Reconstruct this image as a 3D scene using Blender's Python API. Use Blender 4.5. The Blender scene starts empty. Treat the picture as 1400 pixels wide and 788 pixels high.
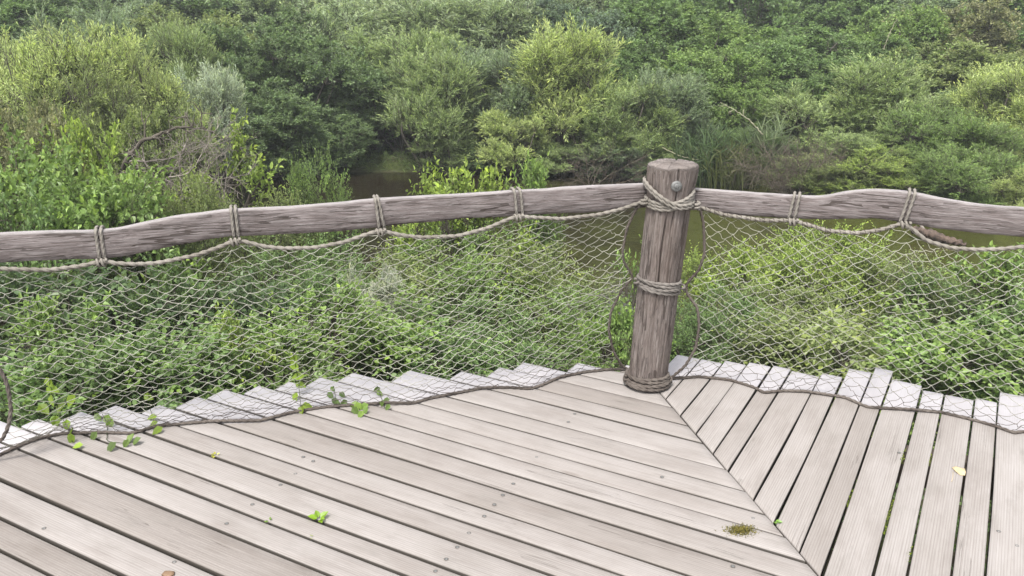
import bpy, math
import numpy as np
from mathutils import Matrix

# ------------------------------------------------------------------ camera, sky, sun, exposure
S = bpy.context.scene
COL = S.collection
R = math.radians
F, CX, CY = 1190.0, 700.0, 394.0           # focal length and centre of the 1400 px wide photograph
EYE = 1.65                                  # eye height above the deck (deck top is z = 0)
PITCH, ROLL = R(19.1), R(0.13)
FW = np.array([0, math.cos(PITCH), -math.sin(PITCH)])
_r0 = np.array([1.0, 0, 0]); _u0 = np.cross(_r0, FW)
RT = _r0 * math.cos(ROLL) + _u0 * math.sin(ROLL)
UP = -_r0 * math.sin(ROLL) + _u0 * math.cos(ROLL)
cd = bpy.data.cameras.new('camera')
cam = bpy.data.objects.new('camera', cd); COL.objects.link(cam)
cd.sensor_width = 36; cd.lens = 36 * F / 1400; cd.clip_start = 0.05; cd.clip_end = 2000
cam.matrix_world = Matrix(((RT[0], UP[0], -FW[0], 0), (RT[1], UP[1], -FW[1], 0), (RT[2], UP[2], -FW[2], EYE), (0, 0, 0, 1)))
S.camera = cam

SUN_EL, SUN_AZ = R(62), R(205)              # azimuth measured clockwise from +Y
w = bpy.data.worlds.new('World'); S.world = w; w.use_nodes = True
nt = w.node_tree; nt.nodes.clear()
sky = nt.nodes.new('ShaderNodeTexSky'); sky.sky_type = 'NISHITA'; sky.sun_disc = False
sky.sun_elevation = SUN_EL; sky.sun_rotation = SUN_AZ; sky.dust_density = 3.0; sky.air_density = 1.2
hs = nt.nodes.new('ShaderNodeHueSaturation'); hs.inputs['Saturation'].default_value = 0.22; hs.inputs['Value'].default_value = 1.25
bg = nt.nodes.new('ShaderNodeBackground'); bg.inputs[1].default_value = 0.135
wo = nt.nodes.new('ShaderNodeOutputWorld')
nt.links.new(sky.outputs[0], hs.inputs['Color']); nt.links.new(hs.outputs[0], bg.inputs[0]); nt.links.new(bg.outputs[0], wo.inputs[0])
sl = bpy.data.lights.new('sun', 'SUN'); sl.energy = 2.4; sl.angle = R(12); sl.color = (1, 0.965, 0.91)
sun = bpy.data.objects.new('sun', sl); COL.objects.link(sun)
sun.rotation_euler = (R(90) - SUN_EL, 0, -SUN_AZ + math.pi)
sun.location = (0, -4, 12)
vs = S.view_settings
S.display_settings.display_device = 'sRGB'
vs.view_transform = 'Standard'; vs.look = 'None'; vs.gamma = 1; vs.use_curve_mapping = False
vs.exposure = 1.12
S.render.engine = 'CYCLES'
S.cycles.max_bounces = 7; S.cycles.diffuse_bounces = 4; S.cycles.glossy_bounces = 3; S.cycles.transmission_bounces = 4
S.cycles.use_denoising = True
S.cycles.sample_clamp_indirect = 6

# ------------------------------------------------------------------ helpers
def ray(px, py):
    return (px - CX) / F * RT + (CY - py) / F * UP + FW
def at(px, py, Y):
    d = ray(px, py); p = d * (Y / d[1]); return np.array([p[0], Y, p[2] + EYE])
def flat(px, py, z=0.0):
    d = ray(px, py); p = d * ((z - EYE) / d[2]); return np.array([p[0], p[1], z])
def upright(px, py, pt, az):
    n = np.array([-math.sin(az), math.cos(az)]); d = ray(px, py)
    p = d * ((pt @ n) / (d[:2] @ n)); p[2] += EYE; return p

class MB:
    def __init__(s): s.V = []; s.F = []; s.M = []; s.A = {}; s.n = 0
    def add(s, V, Fs, mat=0, **at_):
        V = np.asarray(V, float).reshape(-1, 3)
        for f in Fs:
            f = np.asarray(f, int)
            if f.size == 0: continue
            s.F.append(f + s.n); s.M.append(np.full(len(f), mat))
        for k, a in at_.items():
            s.A.setdefault(k, []).append((s.n, np.asarray(a, float)))
        s.V.append(V); s.n += len(V)
        return s
    def build(s, name, mats, parent=None, smooth=True):
        me = bpy.data.meshes.new(name)
        V = np.concatenate(s.V)
        lv = np.concatenate([f.ravel() for f in s.F]); cnt = np.concatenate([np.full(len(f), f.shape[1]) for f in s.F])
        st = np.concatenate([[0], np.cumsum(cnt)[:-1]])
        me.vertices.add(len(V)); me.vertices.foreach_set('co', V.astype(np.float32).ravel())
        me.loops.add(len(lv)); me.loops.foreach_set('vertex_index', lv.astype(np.int32))
        me.polygons.add(len(cnt)); me.polygons.foreach_set('loop_start', st.astype(np.int32))
        if not isinstance(mats, (list, tuple)): mats = [mats]
        for m in mats: me.materials.append(m)
        me.polygons.foreach_set('material_index', np.concatenate(s.M).astype(np.int32))
        me.polygons.foreach_set('use_smooth', np.full(len(cnt), smooth))
        for k, lst in s.A.items():
            arr = np.zeros((len(V), 3), np.float32)
            for o, a in lst: arr[o:o + len(a)] = a
            t = me.attributes.new(k, 'FLOAT_VECTOR', 'POINT'); t.data.foreach_set('vector', arr.ravel())
        me.update(calc_edges=True)
        o = bpy.data.objects.new(name, me); COL.objects.link(o)
        if parent: o.parent = parent
        return o

def tag(o, label=None, cat=None, group=None, kind=None):
    if label: o['label'] = label
    if cat: o['category'] = cat
    if group: o['group'] = group
    if kind: o['kind'] = kind
    return o
def empty(name, loc):
    o = bpy.data.objects.new(name, None); COL.objects.link(o); o.location = tuple(loc); o.empty_display_size = 0.1
    return o
def norm(a): return a / np.maximum(np.linalg.norm(a, axis=-1, keepdims=True), 1e-9)

def resample(P, step=None, n=None):
    P = np.asarray(P, float); d = np.r_[0, np.cumsum(np.linalg.norm(np.diff(P, axis=0), axis=1))]
    if n is None: n = max(3, int(d[-1] / step) + 1)
    t = np.linspace(0, d[-1], n)
    return np.stack([np.interp(t, d, P[:, k]) for k in range(3)], 1)
def smooth(P, it=2, closed=False):
    P = np.array(P, float)
    for _ in range(it):
        Q = P.copy()
        if closed: Q = 0.25 * np.roll(P, 1, 0) + 0.5 * P + 0.25 * np.roll(P, -1, 0)
        else: Q[1:-1] = 0.25 * P[:-2] + 0.5 * P[1:-1] + 0.25 * P[2:]
        P = Q
    return P
def tube(P, r, k=8, lay=0.0, lay_step=0.03, cap=True):
    """tube round the polyline P; lay > 0 twists three strands into it like a rope"""
    P = np.asarray(P, float); n = len(P); r = np.broadcast_to(np.asarray(r, float), (n,))
    T = np.gradient(P, axis=0); T = norm(T)
    u = np.cross(T[0], [0, 0, 1.0])
    if np.linalg.norm(u) < 0.1: u = np.cross(T[0], [1.0, 0, 0])
    U = np.zeros((n, 3)); u = norm(u)
    for i in range(n):
        u = u - T[i] * (u @ T[i]); u = norm(u); U[i] = u
    W = np.cross(T, U)
    th = np.arange(k) * 2 * math.pi / k
    s = np.r_[0, np.cumsum(np.linalg.norm(np.diff(P, axis=0), axis=1))]
    rr = r[:, None] * (1 + lay * np.cos(3 * th[None, :] - s[:, None] / lay_step * 2 * math.pi))
    V = P[:, None] + rr[..., None] * (np.cos(th)[None, :, None] * U[:, None] + np.sin(th)[None, :, None] * W[:, None])
    V = V.reshape(-1, 3)
    i = np.arange(n - 1)[:, None] * k; j = np.arange(k)[None, :]; j2 = (j + 1) % k
    Q = np.stack([i + j, i + j2, i + k + j2, i + k + j], -1).reshape(-1, 4)
    Fs = [Q]
    if cap:
        Fs.append(np.arange(k)[::-1][None]); Fs.append(((n - 1) * k + np.arange(k))[None])
    return V, Fs
def many_tubes(A, B, C, r0, r1, k=3):
    """three-point tapered twigs A->B->C, all at once"""
    n = len(A); T = norm(C - A); u = norm(np.cross(T, np.array([0.31, 0.2, 0.93]))); v = np.cross(T, u)
    th = np.arange(k) * 2 * math.pi / k
    ring = np.cos(th)[None, :, None] * u[:, None] + np.sin(th)[None, :, None] * v[:, None]
    rm = (r0 + r1) / 2
    V = np.stack([A[:, None] + ring * r0[:, None, None], B[:, None] + ring * rm[:, None, None], C[:, None] + ring * r1[:, None, None]], 1).reshape(-1, 3)
    b = np.arange(n)[:, None, None] * 3 * k; s = np.arange(2)[None, :, None] * k; j = np.arange(k)[None, None, :]; j2 = (j + 1) % k
    Q = np.stack([b + s + j, b + s + j2, b + s + k + j2, b + s + k + j], -1).reshape(-1, 4)
    return V, [Q]

# ------------------------------------------------------------------ materials
class NT:
    def __init__(s, name):
        s.m = bpy.data.materials.new(name); s.m.use_nodes = True; s.t = s.m.node_tree; s.t.nodes.clear()
        s.out = s.n('ShaderNodeOutputMaterial')
    def n(s, ty, **kw):
        x = s.t.nodes.new(ty)
        for k, v in kw.items(): setattr(x, k, v)
        return x
    def l(s, a, b): s.t.links.new(a, b)
    def attr(s, name): return s.n('ShaderNodeAttribute', attribute_name=name)
    def noise(s, vec, scale, detail=4, rough=0.6, dist=0.0):
        x = s.n('ShaderNodeTexNoise'); x.inputs['Scale'].default_value = scale; x.inputs['Detail'].default_value = detail
        x.inputs['Roughness'].default_value = rough; x.inputs['Distortion'].default_value = dist
        if vec is not None: s.l(vec, x.inputs['Vector'])
        return x.outputs[0]
    def mapping(s, vec, sc):
        x = s.n('ShaderNodeMapping'); x.inputs['Scale'].default_value = sc; s.l(vec, x.inputs['Vector']); return x.outputs[0]
    def ramp(s, fac, stops):
        x = s.n('ShaderNodeValToRGB'); e = x.color_ramp.elements
        while len(e) < len(stops): e.new(0.5)
        for q, (p, c) in zip(e, stops):
            q.position = p; q.color = (*c, 1) if isinstance(c, (tuple, list)) else (c, c, c, 1)
        s.l(fac, x.inputs[0]); return x.outputs[0]
    def mix(s, fac, a, b, mode='MIX'):
        x = s.n('ShaderNodeMix', data_type='RGBA', blend_type=mode, clamp_factor=True)
        for k, v in ((0, fac), (6, a), (7, b)):
            if isinstance(v, (int, float)) and k == 0: x.inputs[0].default_value = v
            elif isinstance(v, (tuple, list)): x.inputs[k].default_value = (*v, 1)
            else: s.l(v, x.inputs[k])
        return x.outputs[2]
    def math(s, op, a, b=None, c=None):
        x = s.n('ShaderNodeMath', operation=op)
        for k, v in enumerate((a, b, c)):
            if v is None: continue
            if isinstance(v, (int, float)): x.inputs[k].default_value = v
            else: s.l(v, x.inputs[k])
        return x.outputs[0]
    def sep(s, v):
        x = s.n('ShaderNodeSeparateXYZ'); s.l(v, x.inputs[0]); return x.outputs
    def bump(s, h, strength, dist):
        x = s.n('ShaderNodeBump'); x.inputs['Strength'].default_value = strength; x.inputs['Distance'].default_value = dist
        s.l(h, x.inputs['Height']); return x.outputs[0]
    def bsdf(s, col, rough=0.7, spec=0.3, nrm=None, metal=0.0):
        x = s.n('ShaderNodeBsdfPrincipled')
        if isinstance(col, (tuple, list)): x.inputs['Base Color'].default_value = (*col, 1)
        else: s.l(col, x.inputs['Base Color'])
        if isinstance(rough, (int, float)): x.inputs['Roughness'].default_value = rough
        else: s.l(rough, x.inputs['Roughness'])
        x.inputs['Specular IOR Level'].default_value = spec; x.inputs['Metallic'].default_value = metal
        if nrm is not None: s.l(nrm, x.inputs['Normal'])
        return x.outputs[0]
    def done(s, sh): s.l(sh, s.out.inputs['Surface']); return s.m

def leaf_material(name, back=0.35, transl=0.38, gloss=0.55, tip=(1.25, 1.2, 0.8)):
    """leaf colour comes from the object's own colour, varied leaf by leaf; young tips paler"""
    g = NT(name)
    oi = g.n('ShaderNodeObjectInfo'); a = g.sep(g.attr('lf').outputs['Vector'])
    base = oi.outputs['Color']
    val = g.math('MULTIPLY_ADD', a[0], 1.0, 0.5)
    vc = g.n('ShaderNodeCombineXYZ')
    for k in range(3): g.l(val, vc.inputs[k])
    c = g.mix(1.0, base, vc.outputs[0], 'MULTIPLY')
    warm = g.mix(1.0, c, (1.2, 1.08, 0.82), 'MULTIPLY')
    c = g.mix(g.math('MULTIPLY', a[2], 0.55), c, warm)
    tipc = g.mix(1.0, c, tip, 'MULTIPLY')
    c = g.mix(g.math('POWER', a[1], 2.0), c, tipc)
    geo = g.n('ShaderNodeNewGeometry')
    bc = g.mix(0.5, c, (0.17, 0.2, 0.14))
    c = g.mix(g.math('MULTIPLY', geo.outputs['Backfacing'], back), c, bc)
    p = g.bsdf(c, gloss, 0.35)
    tr = g.n('ShaderNodeBsdfTranslucent'); g.l(g.mix(1.0, c, (1.1, 1.2, 0.8), 'MULTIPLY'), tr.inputs['Color'])
    mx = g.n('ShaderNodeMixShader'); mx.inputs[0].default_value = transl
    g.l(p, mx.inputs[1]); g.l(tr.outputs[0], mx.inputs[2])
    return g.done(mx.outputs[0])

def bark_material(name, c0, c1):
    g = NT(name); v = g.n('ShaderNodeTexCoord').outputs['Object']
    n = g.noise(v, 14, 5)
    return g.done(g.bsdf(g.ramp(n, [(0.3, c0), (0.7, c1)]), 0.85, 0.2, g.bump(g.noise(v, 40, 4), 0.5, 0.01)))

def plank_material():
    """weathered softwood; attribute wc = (metres along the grain, metres across, board number), bl.x = bleached, unwalked wood outside the net rope"""
    g = NT('weathered_deck_wood')
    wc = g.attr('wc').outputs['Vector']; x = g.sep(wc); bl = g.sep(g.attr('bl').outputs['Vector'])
    off = g.math('MULTIPLY', x[2], 7.31)
    def co(sx, sy):
        c = g.n('ShaderNodeCombineXYZ')
        g.l(g.math('MULTIPLY_ADD', x[0], sx, off), c.inputs[0]); g.l(g.math('MULTIPLY_ADD', x[1], sy, off), c.inputs[1]); g.l(off, c.inputs[2])
        return c.outputs[0]
    fine = g.noise(co(6, 260), 1.0, 5, 0.65)
    rings = g.n('ShaderNodeTexWave', wave_type='BANDS', bands_direction='Y'); g.l(co(0.9, 34), rings.inputs['Vector'])
    rings.inputs['Scale'].default_value = 1.1; rings.inputs['Distortion'].default_value = 3.2; rings.inputs['Detail'].default_value = 2; rings.inputs['Detail Scale'].default_value = 0.6
    blot = g.noise(co(3.2, 9), 1.0, 4, 0.6)
    big = g.noise(g.n('ShaderNodeTexCoord').outputs['Object'], 1.6, 3)
    board = g.n('ShaderNodeTexWhiteNoise', noise_dimensions='1D'); g.l(x[2], board.inputs['W'])
    bv = g.sep(board.outputs['Color'])
    c = g.ramp(fine, [(0.22, (0.175, 0.159, 0.149)), (0.48, (0.228, 0.21, 0.199)), (0.78, (0.268, 0.25, 0.239))])
    c = g.mix(0.3, c, g.ramp(rings.outputs['Fac'], [(0.0, (0.16, 0.138, 0.123)), (0.35, (0.25, 0.228, 0.213)), (1.0, (0.28, 0.262, 0.248))]))
    c = g.mix(0.55, c, g.ramp(blot, [(0.3, (0.72, 0.69, 0.67)), (0.5, (1, 1, 1)), (0.72, (1.12, 1.13, 1.15))]), 'MULTIPLY')
    c = g.mix(0.6, c, g.ramp(bv[0], [(0.0, (0.72, 0.68, 0.64)), (0.5, (0.98, 0.96, 0.94)), (1.0, (1.12, 1.12, 1.12))]), 'MULTIPLY')
    c = g.mix(0.5, c, g.ramp(big, [(0.3, (0.84, 0.83, 0.81)), (0.65, (1.08, 1.08, 1.08))]), 'MULTIPLY')
    # cracks along the grain
    ck = g.noise(co(0.9, 95), 1.0, 2, 0.5); ckm = g.noise(co(1.6, 12), 1.0, 2)
    crack = g.math('MULTIPLY', g.math('LESS_THAN', g.math('ABSOLUTE', g.math('SUBTRACT', ck, 0.5)), 0.007), g.math('GREATER_THAN', ckm, 0.62))
    c = g.mix(g.math('MULTIPLY', crack, 0.6), c, (0.08, 0.066, 0.056))
    # knots
    vo = g.n('ShaderNodeTexVoronoi', feature='F1'); g.l(co(2.6, 9.0), vo.inputs['Vector']); vo.inputs['Scale'].default_value = 1.0; vo.inputs['Randomness'].default_value = 1.0
    vr = g.sep(vo.outputs['Color'])
    kn = g.math('MULTIPLY', g.math('SUBTRACT', 1.0, g.n('ShaderNodeClamp').outputs[0] if False else g.math('MINIMUM', g.math('POWER', g.math('MULTIPLY', vo.outputs['Distance'], 7.0), 2.0), 1.0)), g.math('GREATER_THAN', vr[0], 0.72))
    c = g.mix(g.math('MULTIPLY', kn, g.math('MULTIPLY_ADD', vr[1], 0.5, 0.25)), c, (0.1, 0.079, 0.067))
    fl = g.noise(co(2.2, 330), 1.0, 2, 0.5)
    c = g.mix(g.ramp(fl, [(0.56, 0.0), (0.68, 0.28)]), c, (0.12, 0.1, 0.088))          # open grain lines
    st = g.noise(co(4.5, 14), 1.0, 5, 0.7)
    c = g.mix(g.ramp(st, [(0.56, 0.0), (0.76, 0.6)]), c, (0.165, 0.15, 0.136))          # grey water stains
    # specks of dirt and lichen
    sp = g.noise(g.n('ShaderNodeTexCoord').outputs['Object'], 95, 2)
    c = g.mix(g.math('MULTIPLY', g.math('GREATER_THAN', sp, 0.735), 0.5), c, (0.13, 0.115, 0.095))
    edge = g.noise(g.n('ShaderNodeTexCoord').outputs['Object'], 30, 3)
    blf = g.ramp(g.math('ADD', bl[0], g.math('MULTIPLY', g.math('SUBTRACT', edge, 0.5), 0.5)), [(0.38, 0.0), (0.66, 1.0)])
    blc = g.mix(0.55, c, (0.44, 0.425, 0.45))
    c = g.mix(blf, c, blc)
    c = g.mix(g.math('MULTIPLY', bl[1], 0.85), c, (0.045, 0.038, 0.03))     # gap darkness put into the colour of the sawn edges
    h = g.math('ADD', g.math('MULTIPLY', fine, 0.6), g.math('MULTIPLY', crack, -1.5))
    h = g.math('ADD', h, g.math('MULTIPLY', kn, -0.3))
    return g.done(g.bsdf(c, 0.78, 0.25, g.bump(h, 0.55, 0.004)))

def grey_wood(name, dark, mid, light, across=70, along=4.0, crackw=0.02, tint=None):
    """silvered timber; attribute wc = (along, across, end)"""
    g = NT(name); wc = g.attr('wc').outputs['Vector']; x = g.sep(wc)
    def co(a, b):
        c = g.n('ShaderNodeCombineXYZ'); g.l(g.math('MULTIPLY', x[0], a), c.inputs[0]); g.l(g.math('MULTIPLY', x[1], b), c.inputs[1]); return c.outputs[0]
    f = g.noise(co(along * 1.8, across * 1.9), 1.0, 7, 0.72, 0.5)
    c = g.ramp(f, [(0.28, dark), (0.48, mid), (0.72, light)])
    b = g.noise(co(7, 24), 1.0, 5, 0.68)
    c = g.mix(0.75, c, g.ramp(b, [(0.3, (0.62, 0.6, 0.6)), (0.52, (1, 1, 1)), (0.72, (1.2, 1.2, 1.22))]), 'MULTIPLY')
    ck = g.noise(co(1.4, 26), 1.0, 3, 0.5, 0.3); m = g.noise(co(3, 8), 1.0, 2)
    cr = g.math('MULTIPLY', g.math('LESS_THAN', g.math('ABSOLUTE', g.math('SUBTRACT', ck, 0.5)), crackw), g.math('GREATER_THAN', m, 0.5))
    c = g.mix(g.math('MULTIPLY', cr, 0.8), c, (0.045, 0.035, 0.03))
    ck2 = g.noise(co(3.0, 60), 1.0, 3, 0.5, 0.2); m2 = g.noise(co(6, 14), 1.0, 2)
    cr2 = g.math('MULTIPLY', g.math('LESS_THAN', g.math('ABSOLUTE', g.math('SUBTRACT', ck2, 0.5)), crackw), g.math('GREATER_THAN', m2, 0.52))
    c = g.mix(g.math('MULTIPLY', cr2, 0.6), c, (0.055, 0.045, 0.04)); cr = g.math('MAXIMUM', cr, cr2)
    wn = g.noise(co(14, 50), 1.0, 3, 0.5)
    c = g.mix(g.ramp(wn, [(0.66, 0.0), (0.72, 0.75)]), c, light)
    if tint:
        tn = g.noise(co(2.2, 5), 1.0, 2); c = g.mix(g.ramp(tn, [(0.45, 0.0), (0.7, 0.55)]), c, tint)
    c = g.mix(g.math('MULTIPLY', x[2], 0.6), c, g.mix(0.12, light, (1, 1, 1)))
    h = g.math('ADD', g.math('MULTIPLY', f, 1.4), g.math('MULTIPLY', cr, -1.0))
    return g.done(g.bsdf(c, 0.85, 0.2, g.bump(h, 0.8, 0.008)))

def rope_material(name, a, b):
    g = NT(name); v = g.n('ShaderNodeTexCoord').outputs['Object']
    n = g.noise(v, 9, 3); f = g.noise(v, 260, 3)
    c = g.mix(0.5, g.ramp(n, [(0.3, a), (0.7, b)]), g.ramp(f, [(0.3, (0.6, 0.6, 0.6)), (0.7, (1.25, 1.25, 1.25))]), 'MULTIPLY')
    return g.done(g.bsdf(c, 0.9, 0.15, g.bump(f, 0.6, 0.002)))

M = {}
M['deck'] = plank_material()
M['rail'] = grey_wood('silvered_rail_wood', (0.085, 0.066, 0.062), (0.172, 0.147, 0.142), (0.27, 0.245, 0.24), across=55, along=5, crackw=0.014)
M['post'] = grey_wood('weathered_post_wood', (0.062, 0.048, 0.042), (0.15, 0.124, 0.112), (0.27, 0.24, 0.222), across=60, along=5, crackw=0.022, tint=(0.13, 0.1, 0.083))
M['beam'] = bark_material('dark_joist_wood', (0.06, 0.05, 0.04), (0.11, 0.09, 0.075))
M['rope'] = rope_material('grey_hemp_rope', (0.15, 0.135, 0.115), (0.24, 0.22, 0.195))
M['rope_grey'] = rope_material('dull_grey_rope', (0.11, 0.098, 0.088), (0.19, 0.172, 0.156))
M['rope_dark'] = rope_material('weathered_brown_rope', (0.065, 0.053, 0.046), (0.125, 0.107, 0.093))
def twine_material():
    """pale twine, coloured darker towards the foot where it meets the boards"""
    g = NT('pale_net_twine'); v = g.n('ShaderNodeTexCoord').outputs['Object']; z = g.sep(v)[2]
    c = g.ramp(g.noise(v, 7, 3), [(0.3, (0.22, 0.215, 0.18)), (0.7, (0.37, 0.365, 0.31))])
    soil = g.ramp(g.math('ADD', z, g.math('MULTIPLY', g.noise(v, 5, 2), 0.06)), [(0.05, 1.0), (0.16, 0.0)])  # mask that darkens the twine near deck level
    return g.done(g.bsdf(g.mix(soil, c, (0.075, 0.062, 0.055)), 0.9, 0.15))
M['twine'] = twine_material()
M['leaf'] = leaf_material('leaf_green')
M['willow'] = leaf_material('willow_leaf', back=0.4, transl=0.36, tip=(1.5, 1.42, 1.05))
M['gloss_leaf'] = leaf_material('bramble_leaf', back=0.3, transl=0.38, gloss=0.4, tip=(1.4, 1.35, 0.75))
M['bark'] = bark_material('shrub_bark', (0.05, 0.042, 0.033), (0.12, 0.105, 0.085))
M['dead'] = bark_material('bare_grey_twig', (0.13, 0.11, 0.095), (0.27, 0.24, 0.21))
M['brush'] = bark_material('bare_brown_twig', (0.07, 0.055, 0.042), (0.15, 0.125, 0.1))
M['straw'] = bark_material('dry_reed', (0.26, 0.24, 0.16), (0.42, 0.4, 0.28))
g = NT('galvanised_steel'); v = g.n('ShaderNodeTexCoord').outputs['Object']
M['steel'] = g.done(g.bsdf(g.ramp(g.noise(v, 60, 3), [(0.3, (0.09, 0.09, 0.087)), (0.7, (0.2, 0.2, 0.195))]), 0.65, 0.35, None, 0.4))
g = NT('damp_soil'); v = g.n('ShaderNodeTexCoord').outputs['Object']
M['soil'] = g.done(g.bsdf(g.mix(g.ramp(g.noise(v, 0.9, 4), [(0.4, 0.0), (0.6, 1.0)]), g.ramp(g.noise(v, 8, 6), [(0.3, (0.022, 0.018, 0.012)), (0.7, (0.06, 0.05, 0.032))]),
                     g.ramp(g.noise(v, 12, 5), [(0.3, (0.025, 0.035, 0.01)), (0.7, (0.07, 0.085, 0.025))])), 0.9, 0.15, g.bump(g.noise(v, 20, 6), 0.7, 0.04)))
g = NT('pond_water'); v = g.n('ShaderNodeTexCoord').outputs['Object']
weed = g.ramp(g.math('ADD', g.noise(v, 0.55, 5, 0.6), g.math('MULTIPLY', g.sep(v)[0], 0.05)), [(0.5, 0.0), (0.72, 1.0)])
wcol = g.mix(weed, (0.015, 0.0115, 0.006), (0.04, 0.041, 0.011))
M['water'] = g.done(g.bsdf(wcol, 0.05, 0.5, g.bump(g.noise(g.mapping(v, (1, 1.6, 1)), 6, 3), 0.2, 0.03)))

# the air: thin pale haze over the pond and the wood
HAZE = 0.0018
g = NT('pale_air'); x = g.n('ShaderNodeVolumePrincipled')
x.inputs['Color'].default_value = (0.92, 0.96, 1.0, 1); x.inputs['Density'].default_value = HAZE; x.inputs['Anisotropy'].default_value = 0.2
g.l(x.outputs[0], g.out.inputs['Volume'])
V = np.array([[a, b, c] for a in (-640, 640) for b in (-190, 740) for c in (-5, 20)], float)
tag(MB().add(V, [np.array([[0, 1, 3, 2], [4, 6, 7, 5], [0, 4, 5, 1], [2, 3, 7, 6], [0, 2, 6, 4], [1, 5, 7, 3]])]).build('haze', g.m, smooth=False), kind='stuff')

# ------------------------------------------------------------------ terrain and water
WATER = -2.2
_rg = np.random.default_rng(5)
_k = _rg.normal(size=(10, 2)) * np.array([0.35, 0.35]); _ph = _rg.uniform(0, 6.3, 10)
def wob(x, y): return sum(np.sin(x * k[0] + y * k[1] + p) for k, p in zip(_k, _ph)) / 5
def sst(a, b, x):
    t = np.clip((x - a) / (b - a), 0, 1); return t * t * (3 - 2 * t)
def ground(x, y):
    x = np.asarray(x, float); y = np.asarray(y, float)
    wv = wob(x, y)
    near = -1.25 - 0.95 * sst(3.6, 10.2, y)
    far = -2.15 + 0.35 * sst(18.5, 27, y) + 1.2 * sst(27, 60, y) + 16 * sst(70, 420, np.hypot(x, y))
    t = sst(9.5, 19, y)
    h = near * (1 - t) + far * t
    nb = 9.6 + 0.5 * wv + 0.9 * sst(-1, -5, x)
    fb = 19.0 + 0.7 * wv - 1.6 * sst(1.5, 5, x)
    pond = sst(-0.2, 1.2, y - nb) * sst(-0.2, 1.2, fb - y) * sst(-5.9, -4.3, x + 0.3 * wv)
    h = h + 0.08 * wv * (1 + sst(20, 60, y))
    h = h * (1 - pond) + (-2.75) * pond
    edge = np.exp(-((y - fb) / 0.8) ** 2) * sst(-5.5, -4.5, x)
    return h + 0.05 * edge
def axis(a, fine0, fine1, st, b):
    return np.r_[np.linspace(a, fine0, 40)[:-1], np.arange(fine0, fine1, st), np.linspace(fine1, b, 40)]
gx = axis(-600, -16, 16, 0.4, 600); gy = axis(-150, -4, 44, 0.4, 700)
X, Y = np.meshgrid(gx, gy); Z = ground(X, Y)
nx, ny = len(gx), len(gy)
i = (np.arange(ny - 1)[:, None] * nx + np.arange(nx - 1)[None]).ravel()
tag(MB().add(np.stack([X, Y, Z], -1), [np.stack([i, i + 1, i + nx + 1, i + nx], 1)]).build('ground', M['soil']), kind='structure')
wx = np.linspace(-7, 16, 60); wy = np.linspace(8.5, 20.6, 40); X, Y = np.meshgrid(wx, wy)
i = (np.arange(39)[:, None] * 60 + np.arange(59)[None]).ravel()
tag(MB().add(np.stack([X, Y, 0 * X + WATER], -1), [np.stack([i, i + 1, i + 61, i + 60], 1)]).build('water', M['water']), kind='structure')

# ------------------------------------------------------------------ plants
def leaves(mb, pos, d, nrm, L, W, lf, six=False, fold=0.25, mat=0):
    n = len(pos); d = norm(d); nrm = norm(nrm - d * (nrm * d).sum(1, keepdims=True)); sd = np.cross(d, nrm)
    L = np.broadcast_to(L, (n,))[:, None]; W = np.broadcast_to(W, (n,))[:, None]
    up = nrm * W * fold
    if six:
        pts = [pos, pos + d * L * 0.28 + sd * W * 0.46 + up, pos + d * L * 0.66 + sd * W * 0.36 + up * 0.8 - nrm * L * 0.04,
               pos + d * L - nrm * L * 0.12, pos + d * L * 0.66 - sd * W * 0.36 + up * 0.8 - nrm * L * 0.04, pos + d * L * 0.28 - sd * W * 0.46 + up]
        V = np.stack(pts, 1).reshape(-1, 3); b = np.arange(n)[:, None] * 6
        Fs = [b + np.array([[0, 1, 2, 3]]), b + np.array([[0, 3, 4, 5]])]; k = 6
    else:
        pts = [pos, pos + d * L * 0.42 + sd * W * 0.5 + up, pos + d * L - nrm * L * 0.08, pos + d * L * 0.42 - sd * W * 0.5 + up]
        V = np.stack(pts, 1).reshape(-1, 3); b = np.arange(n)[:, None] * 4
        Fs = [b + np.array([[0, 1, 2]]), b + np.array([[0, 2, 3]])]; k = 4
    mb.add(V, Fs, mat, lf=np.repeat(lf, k, 0))

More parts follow.
